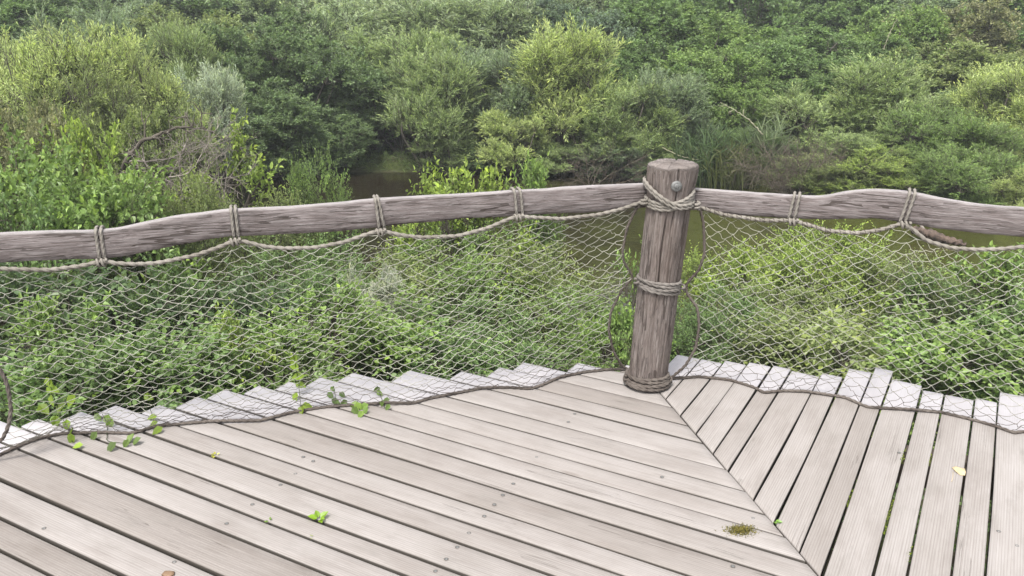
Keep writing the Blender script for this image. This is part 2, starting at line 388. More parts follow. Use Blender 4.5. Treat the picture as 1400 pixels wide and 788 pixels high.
def shoot_leaves(rg, mb, tw, O, D, LEN, nl, L, W, ang=55, grav=0.15, six=False, s0=0.15, twr=0.002, flutter=0.5, upn=1.0, fold=0.25, tone=None):
    """leafy shoots from O along D (arrays), nl leaves on each"""
    n = len(O); LEN = np.broadcast_to(LEN, (n,))
    s = np.linspace(s0, 1, nl)[None] + rg.uniform(-0.4, 0.4, (n, nl)) * (1 - s0) / nl; s = np.clip(s, 0.02, 1.02)
    g = np.array([0, 0, -1.0])
    gr = grav * rg.uniform(0.4, 1.6, n)
    P = O[:, None] + D[:, None] * (LEN[:, None] * s)[..., None] + g * (LEN[:, None] * gr[:, None] * s * s)[..., None]
    T = norm(D[:, None] + g * (2 * gr[:, None] * s)[..., None])
    u = norm(np.cross(T, np.array([0.3, 0.17, 0.94]))); v = np.cross(T, u)
    az = rg.uniform(0, 6.28, (n, 1)) + np.arange(nl)[None] * 2.399 + rg.normal(size=(n, nl)) * 0.4
    side = np.cos(az)[..., None] * u + np.sin(az)[..., None] * v
    a = R(ang) * (1 - 0.45 * s) * rg.uniform(0.7, 1.3, (n, nl))
    ld = np.cos(a)[..., None] * T + np.sin(a)[..., None] * side + rg.normal(size=(n, nl, 3)) * 0.12
    nr = np.array([0, 0, upn]) + rg.normal(size=(n, nl, 3)) * flutter
    sz = rg.uniform(0.65, 1.25, (n, nl)) * (1 - 0.35 * np.abs(s - 0.45))
    tn = (rg.uniform(0, 1, n) if tone is None else tone)[:, None]
    lf = np.stack([np.clip(rg.uniform(0, 1, (n, nl)) * 0.4 + rg.uniform(0, 1, (n, 1)) * 0.2 + tn * 0.4, 0, 1), s ** 1.5 * rg.uniform(0.2, 1, (n, 1)), rg.uniform(0, 1, (n, nl)) * rg.uniform(0, 1, (n, 1))], -1)
    leaves(mb, P.reshape(-1, 3), ld.reshape(-1, 3), nr.reshape(-1, 3), (L * sz).ravel(), (W * sz).ravel(), lf.reshape(-1, 3), six, fold)
    if tw is not None:
        h = LEN * 0.5
        B = O + D * h[:, None] + g * (LEN * gr * 0.25)[:, None]; C = O + D * LEN[:, None] + g * (LEN * gr)[:, None]
        tw.add(*many_tubes(O, B, C, np.full(n, twr), np.full(n, twr * 0.4)))

def crown(rg, H, Wd, kind):
    """one shrub or small tree standing on z = 0: returns (foliage, wood) builders at real size"""
    k = KINDS[kind]
    mb, tw = MB(), MB()
    K = k.get('lobes', 12)
    C, Rr = [], []
    for q in range(K):
        zf = rg.uniform(k.get('z0', 0.18), 0.82) if q > 2 else rg.uniform(0.7, 0.84)
        env = max((1 - abs(zf - k.get('zw', 0.42)) ** 2.2 * k.get('taper', 2.2)), 0.2)
        rad = Wd / 2 * env * math.sqrt(rg.uniform(0.2, 1)) * 0.74; az = rg.uniform(0, 6.28)
        r = Wd * rg.uniform(0.12, 0.24) * k.get('lobe_r', 1.0)
        C.append([rad * math.cos(az), rad * math.sin(az), zf * H]); Rr.append(r)
    for q in range(k.get('plumes', 4)):
        az = rg.uniform(0, 6.28); rad = Wd * rg.uniform(0.05, 0.36)
        C.append([rad * math.cos(az), rad * math.sin(az), H * rg.uniform(0.8, 1.02) * (1 - (rad / Wd) ** 2)]); Rr.append(Wd * rg.uniform(0.07, 0.12))
    K = len(C); C = np.array(C); Rr = np.array(Rr)
    n = k['shoots']; pk = rg.choice(K, n, p=Rr ** 2 / (Rr ** 2).sum())
    # sprays: bundles of shoots fanning from one twig on the lobe's surface, with gaps between them
    ns_ = max(8, n // k.get('bundle', 13)); pk = rg.choice(K, ns_, p=Rr ** 2 / (Rr ** 2).sum())
    d = norm(rg.normal(size=(ns_, 3))); d[:, 2] = np.where(d[:, 2] < -0.25, -0.5 * d[:, 2], d[:, 2]); d = norm(d)
    sq = np.ones((ns_, 3)); sq[:, 2] = np.where(pk >= k.get('lobes', 12), 2.0, k.get('tall', 1.3))
    O = C[pk] + d * sq * (Rr[pk] * rg.uniform(0.55, 1.0, ns_))[:, None]
    tilt = rg.normal(size=(K, 3)) * 0.2; tilt[:, 2] = 0
    D = norm(d * k.get('outw', 0.8) + np.array([k.get('lean', 0.0), 0, k.get('up', 0.8)]) + tilt[pk] + rg.normal(size=(ns_, 3)) * k.get('rand', 0.3))
    tone = rg.uniform(0, 1, ns_); ls = rg.uniform(0.75, 1.35, ns_)
    b = rg.integers(0, ns_, n); pk = pk[b]; mean_len = sum(k['len']) / 2
    O = O[b] + D[b] * (rg.uniform(-0.2, 0.5, n) * mean_len)[:, None] + rg.normal(size=(n, 3)) * mean_len * 0.16
    D = norm(D[b] + rg.normal(size=(n, 3)) * 0.36); tone = tone[b]
    LEN = rg.uniform(*k['len'], n) * ls[b]
    O[:, 2] = np.maximum(O[:, 2], 0.03)
    shoot_leaves(rg, mb, tw, O, D, LEN, k['nl'], k['L'], k['W'], k.get('ang', 50), k.get('grav', 0.15), k.get('six', False), k.get('s0', 0.1),
                 k.get('twr', 0.004), k.get('flutter', 0.5), k.get('upn', 1.0), k.get('fold', 0.25), tone)
    # stems from the foot to the lobes, then limbs out to a share of the shoots
    ns = k.get('stems', 5); foot = rg.normal(size=(ns, 3)) * np.array([0.06, 0.06, 0]) * Wd
    lr = k.get('stem_r', 0.018) * H
    for q in range(K):
        f = foot[q % ns]; c = C[q]; mid = f * 0.55 + c * 0.45 + rg.normal(size=3) * 0.05 * H; mid[2] = c[2] * 0.55
        P = smooth(resample([f - np.array([0, 0, 0.1]), f * 0.8 + mid * 0.2, mid, c], n=10), 2)
        tw.add(*tube(P, np.linspace(lr * rg.uniform(0.7, 1.2), lr * 0.3, 10), 5))
    sub = rg.choice(n, min(n, k.get('limbs', 260)), replace=False)
    A = C[pk[sub]] - np.array([0, 0, 0.15]) * Rr[pk[sub]][:, None]; E = O[sub]
    tw.add(*many_tubes(A, (A + E) / 2 + rg.normal(size=(len(sub), 3)) * 0.03, E, np.full(len(sub), k.get('twr', 0.004) * 2.2), np.full(len(sub), k.get('twr', 0.004))))
    return mb, tw

KINDS = {
 'willow':  dict(H=2.1, W=1.5, lobes=13, shoots=3000, nl=14, L=0.09, len=(0.16, 0.42), up=1.5, outw=0.5, grav=0.08, ang=38, tall=2.1, taper=1.5, m='willow', lean=0.25, flutter=0.55, zw=0.35),
 'willow2': dict(H=2.1, W=1.9, lobes=15, shoots=3200, nl=14, L=0.085, len=(0.14, 0.38), up=1.25, outw=0.6, grav=0.10, ang=42, tall=1.8, taper=1.2, m='willow', z0=0.1, flutter=0.6),
 'feather': dict(H=1.7, W=2.4, lobes=20, shoots=5200, nl=14, L=0.056, len=(0.1, 0.3), up=0.9, outw=0.75, grav=0.14, ang=40, tall=1.2, taper=1.4, m='willow', z0=0.1, lobe_r=0.85, flutter=0.6),
 'broad':   dict(H=2.5, W=3.1, lobes=24, shoots=6200, nl=8, L=0.075, len=(0.1, 0.3), up=0.5, outw=0.9, grav=0.18, ang=65, tall=1.5, taper=1.3, m='leaf', z0=0.08, flutter=0.55, lobe_r=0.85),
 'broad2':  dict(H=2.5, W=3.0, lobes=30, shoots=6500, nl=8, L=0.064, len=(0.1, 0.28), up=0.6, outw=0.9, grav=0.12, ang=65, tall=1.8, taper=1.6, m='leaf', z0=0.08, lobe_r=0.7, flutter=0.6),
 'bramble': dict(H=1.2, W=1.5, lobes=12, shoots=700, nl=9, L=0.068, len=(0.2, 0.5), up=0.35, outw=0.9, grav=0.35, ang=70, tall=0.9, taper=1.2, m='gloss_leaf', z0=0.2, six=True, twr=0.0025, flutter=0.38, stem_r=0.007, stems=8),
 'hazel':   dict(H=1.5, W=1.4, lobes=12, shoots=800, nl=9, L=0.065, len=(0.2, 0.45), up=0.6, outw=0.8, grav=0.22, ang=65, tall=1.1, taper=1.2, m='gloss_leaf', z0=0.2, six=True, twr=0.0025, flutter=0.32, stem_r=0.008, stems=7),
 'fresh':   dict(H=1.5, W=1.6, lobes=14, shoots=1900, nl=11, L=0.038, len=(0.12, 0.36), up=0.6, outw=0.8, grav=0.2, ang=60, tall=1.0, taper=1.3, m='leaf', z0=0.12, six=True, twr=0.002, flutter=0.45, stem_r=0.008, stems=7),
 'sapling': dict(H=1.8, W=0.9, lobes=7, shoots=110, nl=8, L=0.075, len=(0.2, 0.42), up=0.7, outw=0.8, grav=0.18, ang=65, tall=1.0, taper=1.2, m='gloss_leaf', z0=0.4, six=True, twr=0.003, flutter=0.35, stem_r=0.006, stems=4, limbs=110),
}
WIDTH = {'willow': 0.2, 'willow2': 0.22, 'feather': 0.24, 'broad': 0.66, 'broad2': 0.7, 'bramble': 0.68, 'hazel': 0.72, 'fresh': 0.5, 'sapling': 0.58}
PROTO = {}
def proto(kind, v):
    if (kind, v) not in PROTO:
        k = KINDS[kind]; rg = np.random.default_rng(hash_seed(kind, v))
        Wd = k['W']; k['W'] = k['L'] * WIDTH[kind]
        mb, tw = crown(rg, k['H'], Wd, kind); k['W'] = Wd
        V = np.concatenate(mb.V)
        top = np.percentile(V[:, 2], 99.7); wid = 2 * np.percentile(np.abs(V[:, :2]).max(1), 96)
        PROTO[(kind, v)] = [mb, tw, top, wid, None, None]
    return PROTO[(kind, v)]
def hash_seed(kind, v): return sum(ord(c) * (i + 3) for i, c in enumerate(kind)) * 31 + v * 977

def plant(kind, v, px, ytop, wpx, Yd, color, name, label, cat, group=None, rz=None, parts=('foliage', 'stems'), sink=0.0):
    """stand a plant at depth Yd so its crown reaches the photograph's ytop and is wpx wide there"""
    pr = proto(kind, v)
    p = at(px, ytop, Yd)
    gz = max(float(ground(p[0], Yd)), WATER - 0.05) - sink
    depth = Yd * math.cos(PITCH) + (EYE - p[2]) * math.sin(PITCH)
    sz = (p[2] - gz) / pr[2]; sw = wpx * depth / F / pr[3]
    root = empty(name, (p[0], Yd, gz)); root.rotation_euler = (0, 0, rz if rz is not None else (px * 0.37) % 6.28)
    if pr[4] is None:
        a = pr[0].build(parts[0], M[KINDS[kind]['m']], root, smooth=False); b = pr[1].build(parts[1], M['bark'], root)
        pr[4], pr[5] = a, b
    else:
        a = pr[4].copy(); b = pr[5].copy(); a.name = parts[0]; b.name = parts[1]
        COL.objects.link(a); COL.objects.link(b); a.parent = root; b.parent = root
    root.scale = (sw, sw, sz); a.color = (*[q * LEAFINESS for q in color], 1)
    tag(root, label, cat, group)
    return root

LEAFINESS = 1.62
PALE = (0.235, 0.28, 0.118); WIL = (0.155, 0.2, 0.09); GREYW = (0.13, 0.17, 0.105); HAZY = (0.17, 0.21, 0.13); MID = (0.085, 0.132, 0.05); DEEP = (0.05, 0.078, 0.036); DARK = (0.078, 0.115, 0.052)
BLUE = (0.085, 0.12, 0.085); OLIVE = (0.125, 0.155, 0.062); LIME = (0.15, 0.2, 0.05); SILVER = (0.24, 0.28, 0.22); WHITISH = (0.27, 0.29, 0.25); FRESH = (0.11, 0.163, 0.053); BROWNG = (0.14, 0.145, 0.08)
TR = ('crown', 'trunk')
BACK = 'trees of the hazy back row'
# back row, along the top edge of the photograph
for q, (px, yt, wp, Yd, c, kd) in enumerate([(-90, -120, 330, 34, MID, 'broad'), (130, -100, 300, 36, GREYW, 'broad2'), (330, -150, 320, 35, DARK, 'broad'), (520, -110, 300, 36, GREYW, 'willow2'),
        (690, -130, 290, 35, GREYW, 'willow2'), (840, -90, 260, 37, BLUE, 'broad2'), (960, -70, 240, 34, MID, 'broad'), (1075, -110, 250, 38, BLUE, 'broad2'), (1215, -80, 220, 35, MID, 'broad'), (1330, -120, 260, 37, BLUE, 'broad2'), (1480, -100, 280, 34, MID, 'broad')]):
    lab = ['mid green tree of the back row over the far left corner', 'grey green tree of the back row above the pale feathery mounds', 'tall dark tree rising behind the dark hawthorns at the far bank', 'grey green tree of the back row above the gap in the bank',
           'hazy grey tree of the back row behind the grey willows', 'blue dark tree peeping out above the tall pale willow', 'mid green tree of the back row straight above the post', 'blackish blue tree in the gap of the hazel row',
           'bright green tree of the back row above the right rail', 'blue dark tree over the olive brown sallow', 'mid green tree of the back row over the right corner'][q]
    plant(kd, q % 2, px, yt - 160, wp * 1.15, Yd - 1.5, c, 'background_tree', lab, 'tree', BACK, parts=TR)
for q, (px, yt, wp, Yd, c, kd, lab) in enumerate([
    (20, -20, 210, 31, MID, 'broad2', 'mid green tree low in the back row, top left corner'),
    (190, -45, 220, 30.5, GREYW, 'broad', 'grey green tree low in the back row, above the gap between mounds and willow'),
    (300, -30, 200, 31, MID, 'broad2', 'mid green tree low in the back row, over the dark hawthorn'),
    (410, -40, 210, 30, HAZY, 'willow2', 'pale hazy willow of the back row left of the centre'),
    (540, -50, 220, 31, HAZY, 'willow2', 'pale hazy willow of the back row over the black hollow'),
    (650, -45, 210, 30, HAZY, 'broad2', 'pale hazy tree of the back row over the grey willows'),
    (760, -35, 190, 31, HAZY, 'willow2', 'pale hazy willow of the back row over the tall pale willow'),
    (900, -40, 190, 30.5, MID, 'broad', 'green tree of the back row left of the dark gap'),
    (1150, -5, 190, 31, MID, 'broad2', 'green tree of the back row right of the dark gap'),
    (1280, -20, 200, 30.5, GREYW, 'broad', 'grey green tree of the back row over the wide olive sallow'),
    (1400, -15, 200, 31, MID, 'broad', 'green tree of the back row at the top right corner')]):
    plant(kd, (q + 1) % 2, px, yt, wp, Yd, c, 'background_tree', lab, 'tree', BACK, parts=TR, rz=q * 1.3)
# the wood on the far bank
FAR = [
 ('broad', 0, 50, -15, 210, 27, MID, 'leafy_tree', 'mid green leafy tree behind the pale feathery mounds, top left corner'),
 ('willow2', 1, 165, 2, 190, 26, GREYW, 'willow_tree', 'grey green willow rising between the two feathery mounds'),
 ('broad2', 1, 262, 14, 170, 25, OLIVE, 'sallow_tree', 'olive small-leaved tree above the silvery shrub'),
 ('willow2', 0, 480, -2, 230, 27, HAZY, 'willow_tree', 'hazy olive willow with pale top above the dark gap at the bank'),
 ('willow', 1, 585, -8, 200, 27, HAZY, 'willow_tree', 'hazy grey willow, second row, left of the two tall grey ones'),
 ('willow2', 1, 690, -12, 210, 27, HAZY, 'willow_tree', 'hazy grey willow, second row, behind the leaning willows'),
 ('broad2', 0, 800, 2, 170, 26, BLUE, 'alder_tree', 'bluish green alder behind the tall pale willow'),
 ('broad', 1, 880, -5, 200, 27, MID, 'leafy_tree', 'green leafy tree behind and left of the post top'),
 ('broad', 0, 960, 12, 190, 26, FRESH, 'hazel_tree', 'fresh green hazel behind the post, highest of the hazels'),
 ('broad2', 1, 1130, 40, 220, 26, MID, 'hazel_tree', 'mid green hazel below the dark gap at the top edge'),
 ('broad', 1, 1238, 12, 170, 26, FRESH, 'leafy_tree', 'bright green round tree touching the top edge'),
 ('broad2', 0, 1330, 0, 190, 26, BROWNG, 'sallow_tree', 'brownish olive sallow, tall, in the right background'),
 ('broad', 0, 1415, 28, 150, 25, MID, 'leafy_tree', 'mid green tree cut by the right edge, top corner'),
 ('broad2', 0, 335, 18, 200, 22.5, DARK, 'hawthorn_tree', 'dark speckled hawthorn right of the silvery shrub'),
 ('broad', 1, 415, 50, 190, 22, DARK, 'hawthorn_tree', 'darkest broad hawthorn overhanging the pond on the left'),
 ('broad2', 1, 500, 85, 150, 22.5, DARK, 'hawthorn_tree', 'dark thicket tree over the black hollow at the bank'),
 ('willow2', 0, 545, 40, 160, 24, WIL, 'willow_tree', 'mid green willow above the black hollow'),
 ('willow', 0, 585, 72, 110, 21, WIL, 'willow_tree', 'slender pale willow with drooping side right of the black hollow'),
 ('willow2', 1, 640, 62, 140, 22.5, GREYW, 'willow_tree', 'grey willow in the middle of the bank between two paler ones'),
 ('willow', 1, 690, 72, 120, 21.5, GREYW, 'willow_tree', 'grey green willow left of the tall pale willow'),
 ('willow', 0, 780, 36, 120, 21, PALE, 'willow_tree', 'tall pale yellow willow, the brightest on the far bank'),
 ('willow', 1, 862, 112, 120, 20.5, WIL, 'willow_tree', 'willow with pale tips just left of the post top'),
 ('willow2', 0, 915, 98, 110, 21, GREYW, 'willow_tree', 'grey willow rising directly behind the post top'),
 ('broad', 0, 880, 55, 170, 24, MID, 'hazel_tree', 'broad green hazel right of the tall pale willow'),
 ('broad2', 1, 985, 62, 170, 23, FRESH, 'hazel_tree', 'fresh green hazel right of the post over the reeds'),
 ('broad', 1, 1065, 55, 180, 23.5, MID, 'hazel_tree', 'green hazel with rounded crown above the bare brush heap'),
 ('broad2', 0, 1160, 75, 170, 23, MID, 'hazel_tree', 'dull green hazel behind the right hand willows'),
 ('broad', 0, 1290, 58, 210, 23.5, OLIVE, 'sallow_tree', 'wide olive sallow above the right hand willows'),
 ('willow', 0, 1215, 84, 140, 21, WIL, 'willow_tree', 'tall pale tipped willow above the right rail lashing'),
 ('willow2', 1, 1135, 118, 140, 21, WIL, 'willow_tree', 'rounded green willow left of the tall pale tipped one'),
 ('willow', 1, 1385, 92, 130, 21, PALE, 'willow_tree', 'pale willow cut by the right edge of the photo'),
 ('broad', 1, 1320, 120, 130, 22, DARK, 'hawthorn_tree', 'dark thicket between the right hand willows'),
]
for (kd, v, px, yt, wp, Yd, c, nm, lb) in FAR: plant(kd, v, px, yt, wp, Yd - ((2.0 if 'willow' in kd else 1.6) if Yd < 22.6 else 1.2), c, nm, lb, 'tree', parts=TR, group='trees on the far bank')
FAR2 = [
 ('willow', 0, 548, 108, 90, 20.6, WIL, 'willow_tree', 'narrow willow leaning over the black hollow at the bank'),
 ('willow2', 0, 735, 95, 100, 20.8, GREYW, 'willow_tree', 'grey willow pressed against the left side of the tall pale willow'),
 ('broad2', 1, 826, 70, 110, 21.4, MID, 'alder_tree', 'green alder filling in right of the tall pale willow'),
 ('broad', 1, 945, 92, 130, 21.2, MID, 'hazel_tree', 'hazel with clear round leaves right above the post top'),
 ('broad2', 0, 1010, 112, 120, 20.2, FRESH, 'hazel_tree', 'bright hazel above the level pale reed stem'),
 ('willow', 1, 1262, 130, 110, 19.4, WIL, 'willow_tree', 'pale tipped willow right of the slanting lashing, second row'),
 ('willow', 0, 1170, 128, 90, 19.6, PALE, 'willow_tree', 'small bright plume willow between the two larger right hand ones'),
 ('broad', 0, 1210, 55, 130, 23, MID, 'hazel_tree', 'round green hazel under the thin dry stem'),
 ('broad2', 1, 1390, 62, 140, 22.6, OLIVE, 'sallow_tree', 'olive sallow over the pale willow at the right edge'),
 ('broad2', 1, 300, 62, 130, 20.4, MID, 'hawthorn_tree', 'mid green hawthorn just behind the silvery shrub'),
 ('broad', 0, 345, 100, 120, 19.2, DARK, 'hawthorn_tree', 'dark hawthorn right of the arching dead branch'),
 ('willow2', 1, 105, 14, 150, 19.5, GREYW, 'willow_tree', 'grey green willow peeping over the pale mounds, left'),
 ('willow', 1, 235, 34, 110, 19, WIL, 'willow_tree', 'upright willow between the mounds and the dark hawthorn'),
 ('broad2', 0, 1085, 105, 130, 20.6, MID, 'hazel_tree', 'speckled hazel right behind the pale blue green reeds'),
]
for (kd, v, px, yt, wp, Yd, c, nm, lb) in FAR2: plant(kd, v, px, yt, wp, Yd, c, nm, lb, 'tree', parts=TR, group='trees on the far bank', rz=px * 0.9)
EDGE = [
 ('willow2', 0, 705, 150, 92, 18.6, PALE, 'round_shrub', 'low round pale shrub on the bank below the grey willow'),
 ('willow2', 1, 612, 178, 80, 18.8, WIL, 'willow_shrub', 'drooping willow shrub at the bank foot right of the black hollow'),
 ('broad2', 0, 455, 160, 110, 19.0, DARK, 'dark_shrub', 'dark shrub overhanging the pond left of the black hollow'),
 ('broad', 0, 375, 130, 140, 18.5, DARK, 'dark_shrub', 'large dark shrub behind the dead branch pile'),
 ('broad', 1, 655, 195, 70, 18.9, DARK, 'dark_shrub', 'shadowy shrub between two pale shrubs at the waterline'),
 ('willow2', 0, 772, 195, 80, 18.5, WIL, 'willow_shrub', 'green willow shrub under the tall pale willow'),
 ('willow2', 1, 850, 188, 100, 18.3, GREYW, 'willow_shrub', 'greyish shrub with bare twigs left of the post'),
 ('willow2', 0, 925, 200, 90, 18.2, WIL, 'willow_shrub', 'bushy willow shrub hidden partly by the post top'),
 ('feather', 0, 1030, 178, 90, 18.2, MID, 'green_shrub', 'dull green shrub behind the bare brush heap'),
 ('willow2', 1, 1180, 178, 120, 17.6, WIL, 'willow_shrub', 'broad willow shrub right of the bare brush heap'),
 ('feather', 1, 1215, 205, 170, 16.6, LIME, 'willow_shrub', 'low yellow green willow shrub above the right lashing'),
 ('feather', 0, 1300, 150, 160, 17.5, FRESH, 'feathery_shrub', 'feathery deep green shrub near the right edge'),
 ('feather', 1, 1395, 165, 140, 18, PALE, 'feathery_shrub', 'pale feathery shrub at the right edge under the pale willow'),
 ('feather', 0, 1330, 205, 150, 15.6, FRESH, 'feathery_shrub', 'low green feathery shrub touching the right rail'),
 ('feather', 1, 1405, 232, 90, 14.8, PALE, 'feathery_shrub', 'small pale feathery shrub over the rail at the right edge'),
 ('feather', 0, 1130, 215, 120, 17, OLIVE, 'willow_shrub', 'olive shrub just right of the bare brush heap'),
]
for (kd, v, px, yt, wp, Yd, c, nm, lb) in EDGE: plant(kd, v, px, yt, wp, Yd, c, nm, lb, 'shrub', group='shrubs along the waterline')
LEFT = [
 ('feather', 0, 55, 42, 260, 14, PALE, 'feathery_shrub', 'large pale yellow feathery mound at the left edge'),
 ('feather', 1, 185, 58, 170, 14.6, PALE, 'feathery_shrub', 'pale feathery mound, right one of the pair on the left'),
 ('feather', 1, 120, 105, 190, 12.8, OLIVE, 'feathery_shrub', 'olive lower mound in front of the two pale mounds'),
 ('willow2', 0, 275, 92, 95, 16, SILVER, 'silver_shrub', 'silvery white leaved shrub right of the pale mounds'),
 ('broad2', 1, 25, 140, 150, 10, BROWNG, 'dry_shrub', 'brownish half dry shrub at the left edge'),
 ('broad', 1, 215, 150, 140, 11.5, OLIVE, 'olive_shrub', 'olive shrub behind the arching dead branch'),
 ('hazel', 0, 30, 195, 230, 7.6, FRESH, 'hazel_shrub', 'bright green broad leaved hazel at the left edge over the rail'),
 ('hazel', 1, 140, 222, 200, 7.2, FRESH, 'hazel_shrub', 'bright green broad leaved hazel above the leftmost lashing'),
 ('bramble', 0, -30, 240, 180, 6.4, MID, 'bramble_shrub', 'dark bramble behind the left end of the rail'),
 ('fresh', 0, 245, 238, 120, 8, OLIVE, 'olive_shrub', 'small olive bush under the dead branch pile'),
 ('fresh', 1, 190, 255, 140, 7.6, OLIVE, 'olive_shrub', 'olive bush between the hazels and the dead branch pile'),
 ('sapling', 0, 290, 150, 130, 9.6, LIME, 'leafy_sapling', 'thin yellow green sapling over the arching dead branch'),
 ('sapling', 1, 110, 155, 80, 8.4, LIME, 'leafy_sapling', 'thin sapling above the bright green hazels'),
 ('fresh', 1, 432, 208, 110, 9.2, FRESH, 'leafy_bush', 'fresh green bush beside the water, left of its bright glint'),
 ('fresh', 0, 365, 262, 130, 9, OLIVE, 'leafy_bush', 'low yellowish bush over the second lashing from the left'),
 ('sapling', 0, 592, 216, 120, 8.6, LIME, 'leafy_sapling', 'yellow green sapling rising over the rail, middle of the left rail'),
 ('sapling', 1, 660, 226, 70, 8.4, LIME, 'leafy_sapling', 'yellow green sapling left of the fourth lashing'),
 ('sapling', 1, 722, 210, 70, 8.8, FRESH, 'leafy_sapling', 'green sapling over the fourth lashing'),
 ('sapling', 0, 562, 232, 80, 8.3, LIME, 'leafy_sapling', 'broad leaved sprig over the rail in front of the pool'),
 ('sapling', 1, 628, 228, 90, 8.2, LIME, 'leafy_sapling', 'pale green sprig over the rail between the third and fourth lashings'),
 ('fresh', 1, 735, 236, 80, 9, FRESH, 'leafy_bush', 'small green bush top over the rail right of the fourth lashing'),
]
for (kd, v, px, yt, wp, Yd, c, nm, lb) in LEFT: plant(kd, v, px, yt, wp, Yd, c, nm, lb, 'sapling' if kd == 'sapling' else 'shrub')
NEAR = [
 ('sapling', 0, 205, 330, 110, 6.0, MID, 'leafy_sapling', 'broad leaved sapling behind the net between the two left lashings'),
 ('sapling', 1, 75, 395, 110, 4.9, FRESH, 'leafy_sapling', 'broad leaved sapling in the dark hollow behind the left end of the net'),
 ('sapling', 0, 320, 405, 110, 5.1, LIME, 'leafy_sapling', 'yellow green sapling behind the net under the second lashing'),
 ('sapling', 1, 455, 385, 100, 5.6, FRESH, 'leafy_sapling', 'tall thin sapling behind the net left of the whitish bush'),
 ('sapling', 0, 700, 312, 100, 7.4, LIME, 'leafy_sapling', 'yellow green sapling reaching up to the fourth lashing behind the net'),
 ('sapling', 1, 880, 330, 60, 6.4, FRESH, 'leafy_sapling', 'leafy stems climbing close behind the post'),
 ('sapling', 0, 1000, 322, 110, 7.6, LIME, 'leafy_sapling', 'wispy yellow green sapling by the water right of the post'),
 ('sapling', 1, 1365, 330, 110, 6.8, FRESH, 'leafy_sapling', 'wispy sapling behind the net near the right edge'),
 ('bramble', 0, 20, 372, 300, 5.6, DEEP, 'bramble_shrub', 'dark bramble behind the net at the left edge'),
 ('bramble', 1, 165, 352, 300, 5.9, DEEP, 'bramble_shrub', 'dark bramble behind the net below the leftmost lashing'),
 ('bramble', 0, 300, 365, 260, 6.2, DEEP, 'bramble_shrub', 'dark bramble behind the net below the second lashing'),
 ('hazel', 0, 240, 430, 250, 5.0, MID, 'hazel_shrub', 'leafy shrub low behind the net, left of the stepped board ends'),
 ('hazel', 1, 95, 460, 240, 4.6, MID, 'hazel_shrub', 'leafy shrub low behind the net at the far left boards'),
 ('hazel', 0, 350, 440, 200, 5.1, FRESH, 'hazel_shrub', 'yellow green shrub behind the net above the stepped boards'),
 ('fresh', 0, 420, 340, 230, 7.2, MID, 'leafy_bush', 'grey green bush behind the net left of the third lashing'),
 ('hazel', 1, 500, 420, 220, 5.8, FRESH, 'hazel_shrub', 'broad leaved green shrub behind the net, middle of the left net'),
 ('fresh', 1, 540, 350, 240, 7.4, OLIVE, 'leafy_bush', 'yellowish bush behind the net below the third lashing'),
 ('willow2', 1, 508, 366, 90, 6.6, WHITISH, 'silver_shrub', 'small whitish bush seen through the left net'),
 ('fresh', 0, 640, 322, 240, 7.8, FRESH, 'leafy_bush', 'light green bush behind the net left of the fourth lashing'),
 ('fresh', 1, 735, 335, 220, 7.4, OLIVE, 'leafy_bush', 'yellow olive bush behind the net below the fourth lashing'),
 ('fresh', 0, 640, 420, 260, 6.2, MID, 'leafy_bush', 'green bush low behind the left net, middle of the stepped boards'),
 ('bramble', 1, 600, 455, 200, 5.5, MID, 'bramble_shrub', 'broad leaved bramble right behind the stepped board ends'),
 ('fresh', 1, 785, 400, 220, 6.4, FRESH, 'leafy_bush', 'fresh green bush left of the post foot'),
 ('bramble', 0, 850, 420, 150, 5.4, FRESH, 'bramble_shrub', 'bramble close behind the post'),
 ('fresh', 0, 975, 400, 190, 6.6, MID, 'leafy_bush', 'green bush right of the post behind the net'),
 ('fresh', 1, 1010, 335, 170, 8.6, LIME, 'leafy_bush', 'yellow green bush by the water right of the post'),
 ('fresh', 0, 1130, 312, 200, 8.2, LIME, 'leafy_bush', 'bright lime bush behind the right net under the rail'),
 ('fresh', 1, 1245, 345, 210, 7.6, OLIVE, 'leafy_bush', 'olive green bush behind the right net below the slanting lashing'),
 ('fresh', 0, 1080, 400, 240, 6.6, OLIVE, 'leafy_bush', 'olive bush behind the right net, between post and right lashing'),
 ('bramble', 1, 1180, 440, 240, 5.6, OLIVE, 'bramble_shrub', 'olive bramble right behind the right hand board ends'),
 ('hazel', 1, 1300, 440, 240, 5.4, FRESH, 'hazel_shrub', 'broad leaved shrub behind the right net near the board ends'),
 ('fresh', 1, 1330, 375, 240, 7.0, MID, 'leafy_bush', 'mid green bush behind the right net near the right edge'),
 ('hazel', 0, 1420, 430, 200, 5.4, MID, 'hazel_shrub', 'leafy shrub behind the net cut by the right edge'),
]
for (kd, v, px, yt, wp, Yd, c, nm, lb) in NEAR: plant(kd, v, px, yt, wp, Yd, c, nm, lb, 'shrub', group='shrubs behind the net')

# ground cover: uncountable herbs on the near slope, the banks and the far wood floor
def ground_cover(name, n, xr, yr, keep, L, Wd, length, nl, color, six, seed, up=0.9):
    rg = np.random.default_rng(seed); x = rg.uniform(*xr, n); y = rg.uniform(*yr, n)
    z = ground(x, y); k = keep(x, y, z); x, y, z = x[k], y[k], z[k]; m = len(x)
    mb = MB(); D = norm(np.stack([rg.normal(size=m) * 0.5, rg.normal(size=m) * 0.5, np.full(m, up)], 1))
    shoot_leaves(rg, mb, None, np.stack([x, y, z - 0.02], 1), D, rg.uniform(*length, m), nl, L, Wd, 65, 0.3, six, 0.25)
    o = mb.build(name, M['leaf'], smooth=False); o.color = (*color, 1)
    tag(o, kind='stuff'); return o
ground_cover('undergrowth', 15000, (-7, 7), (3.9, 10.5), lambda x, y, z: (z > WATER + 0.03), 0.05, 0.03, (0.25, 0.7), 8, MID, True, 3)
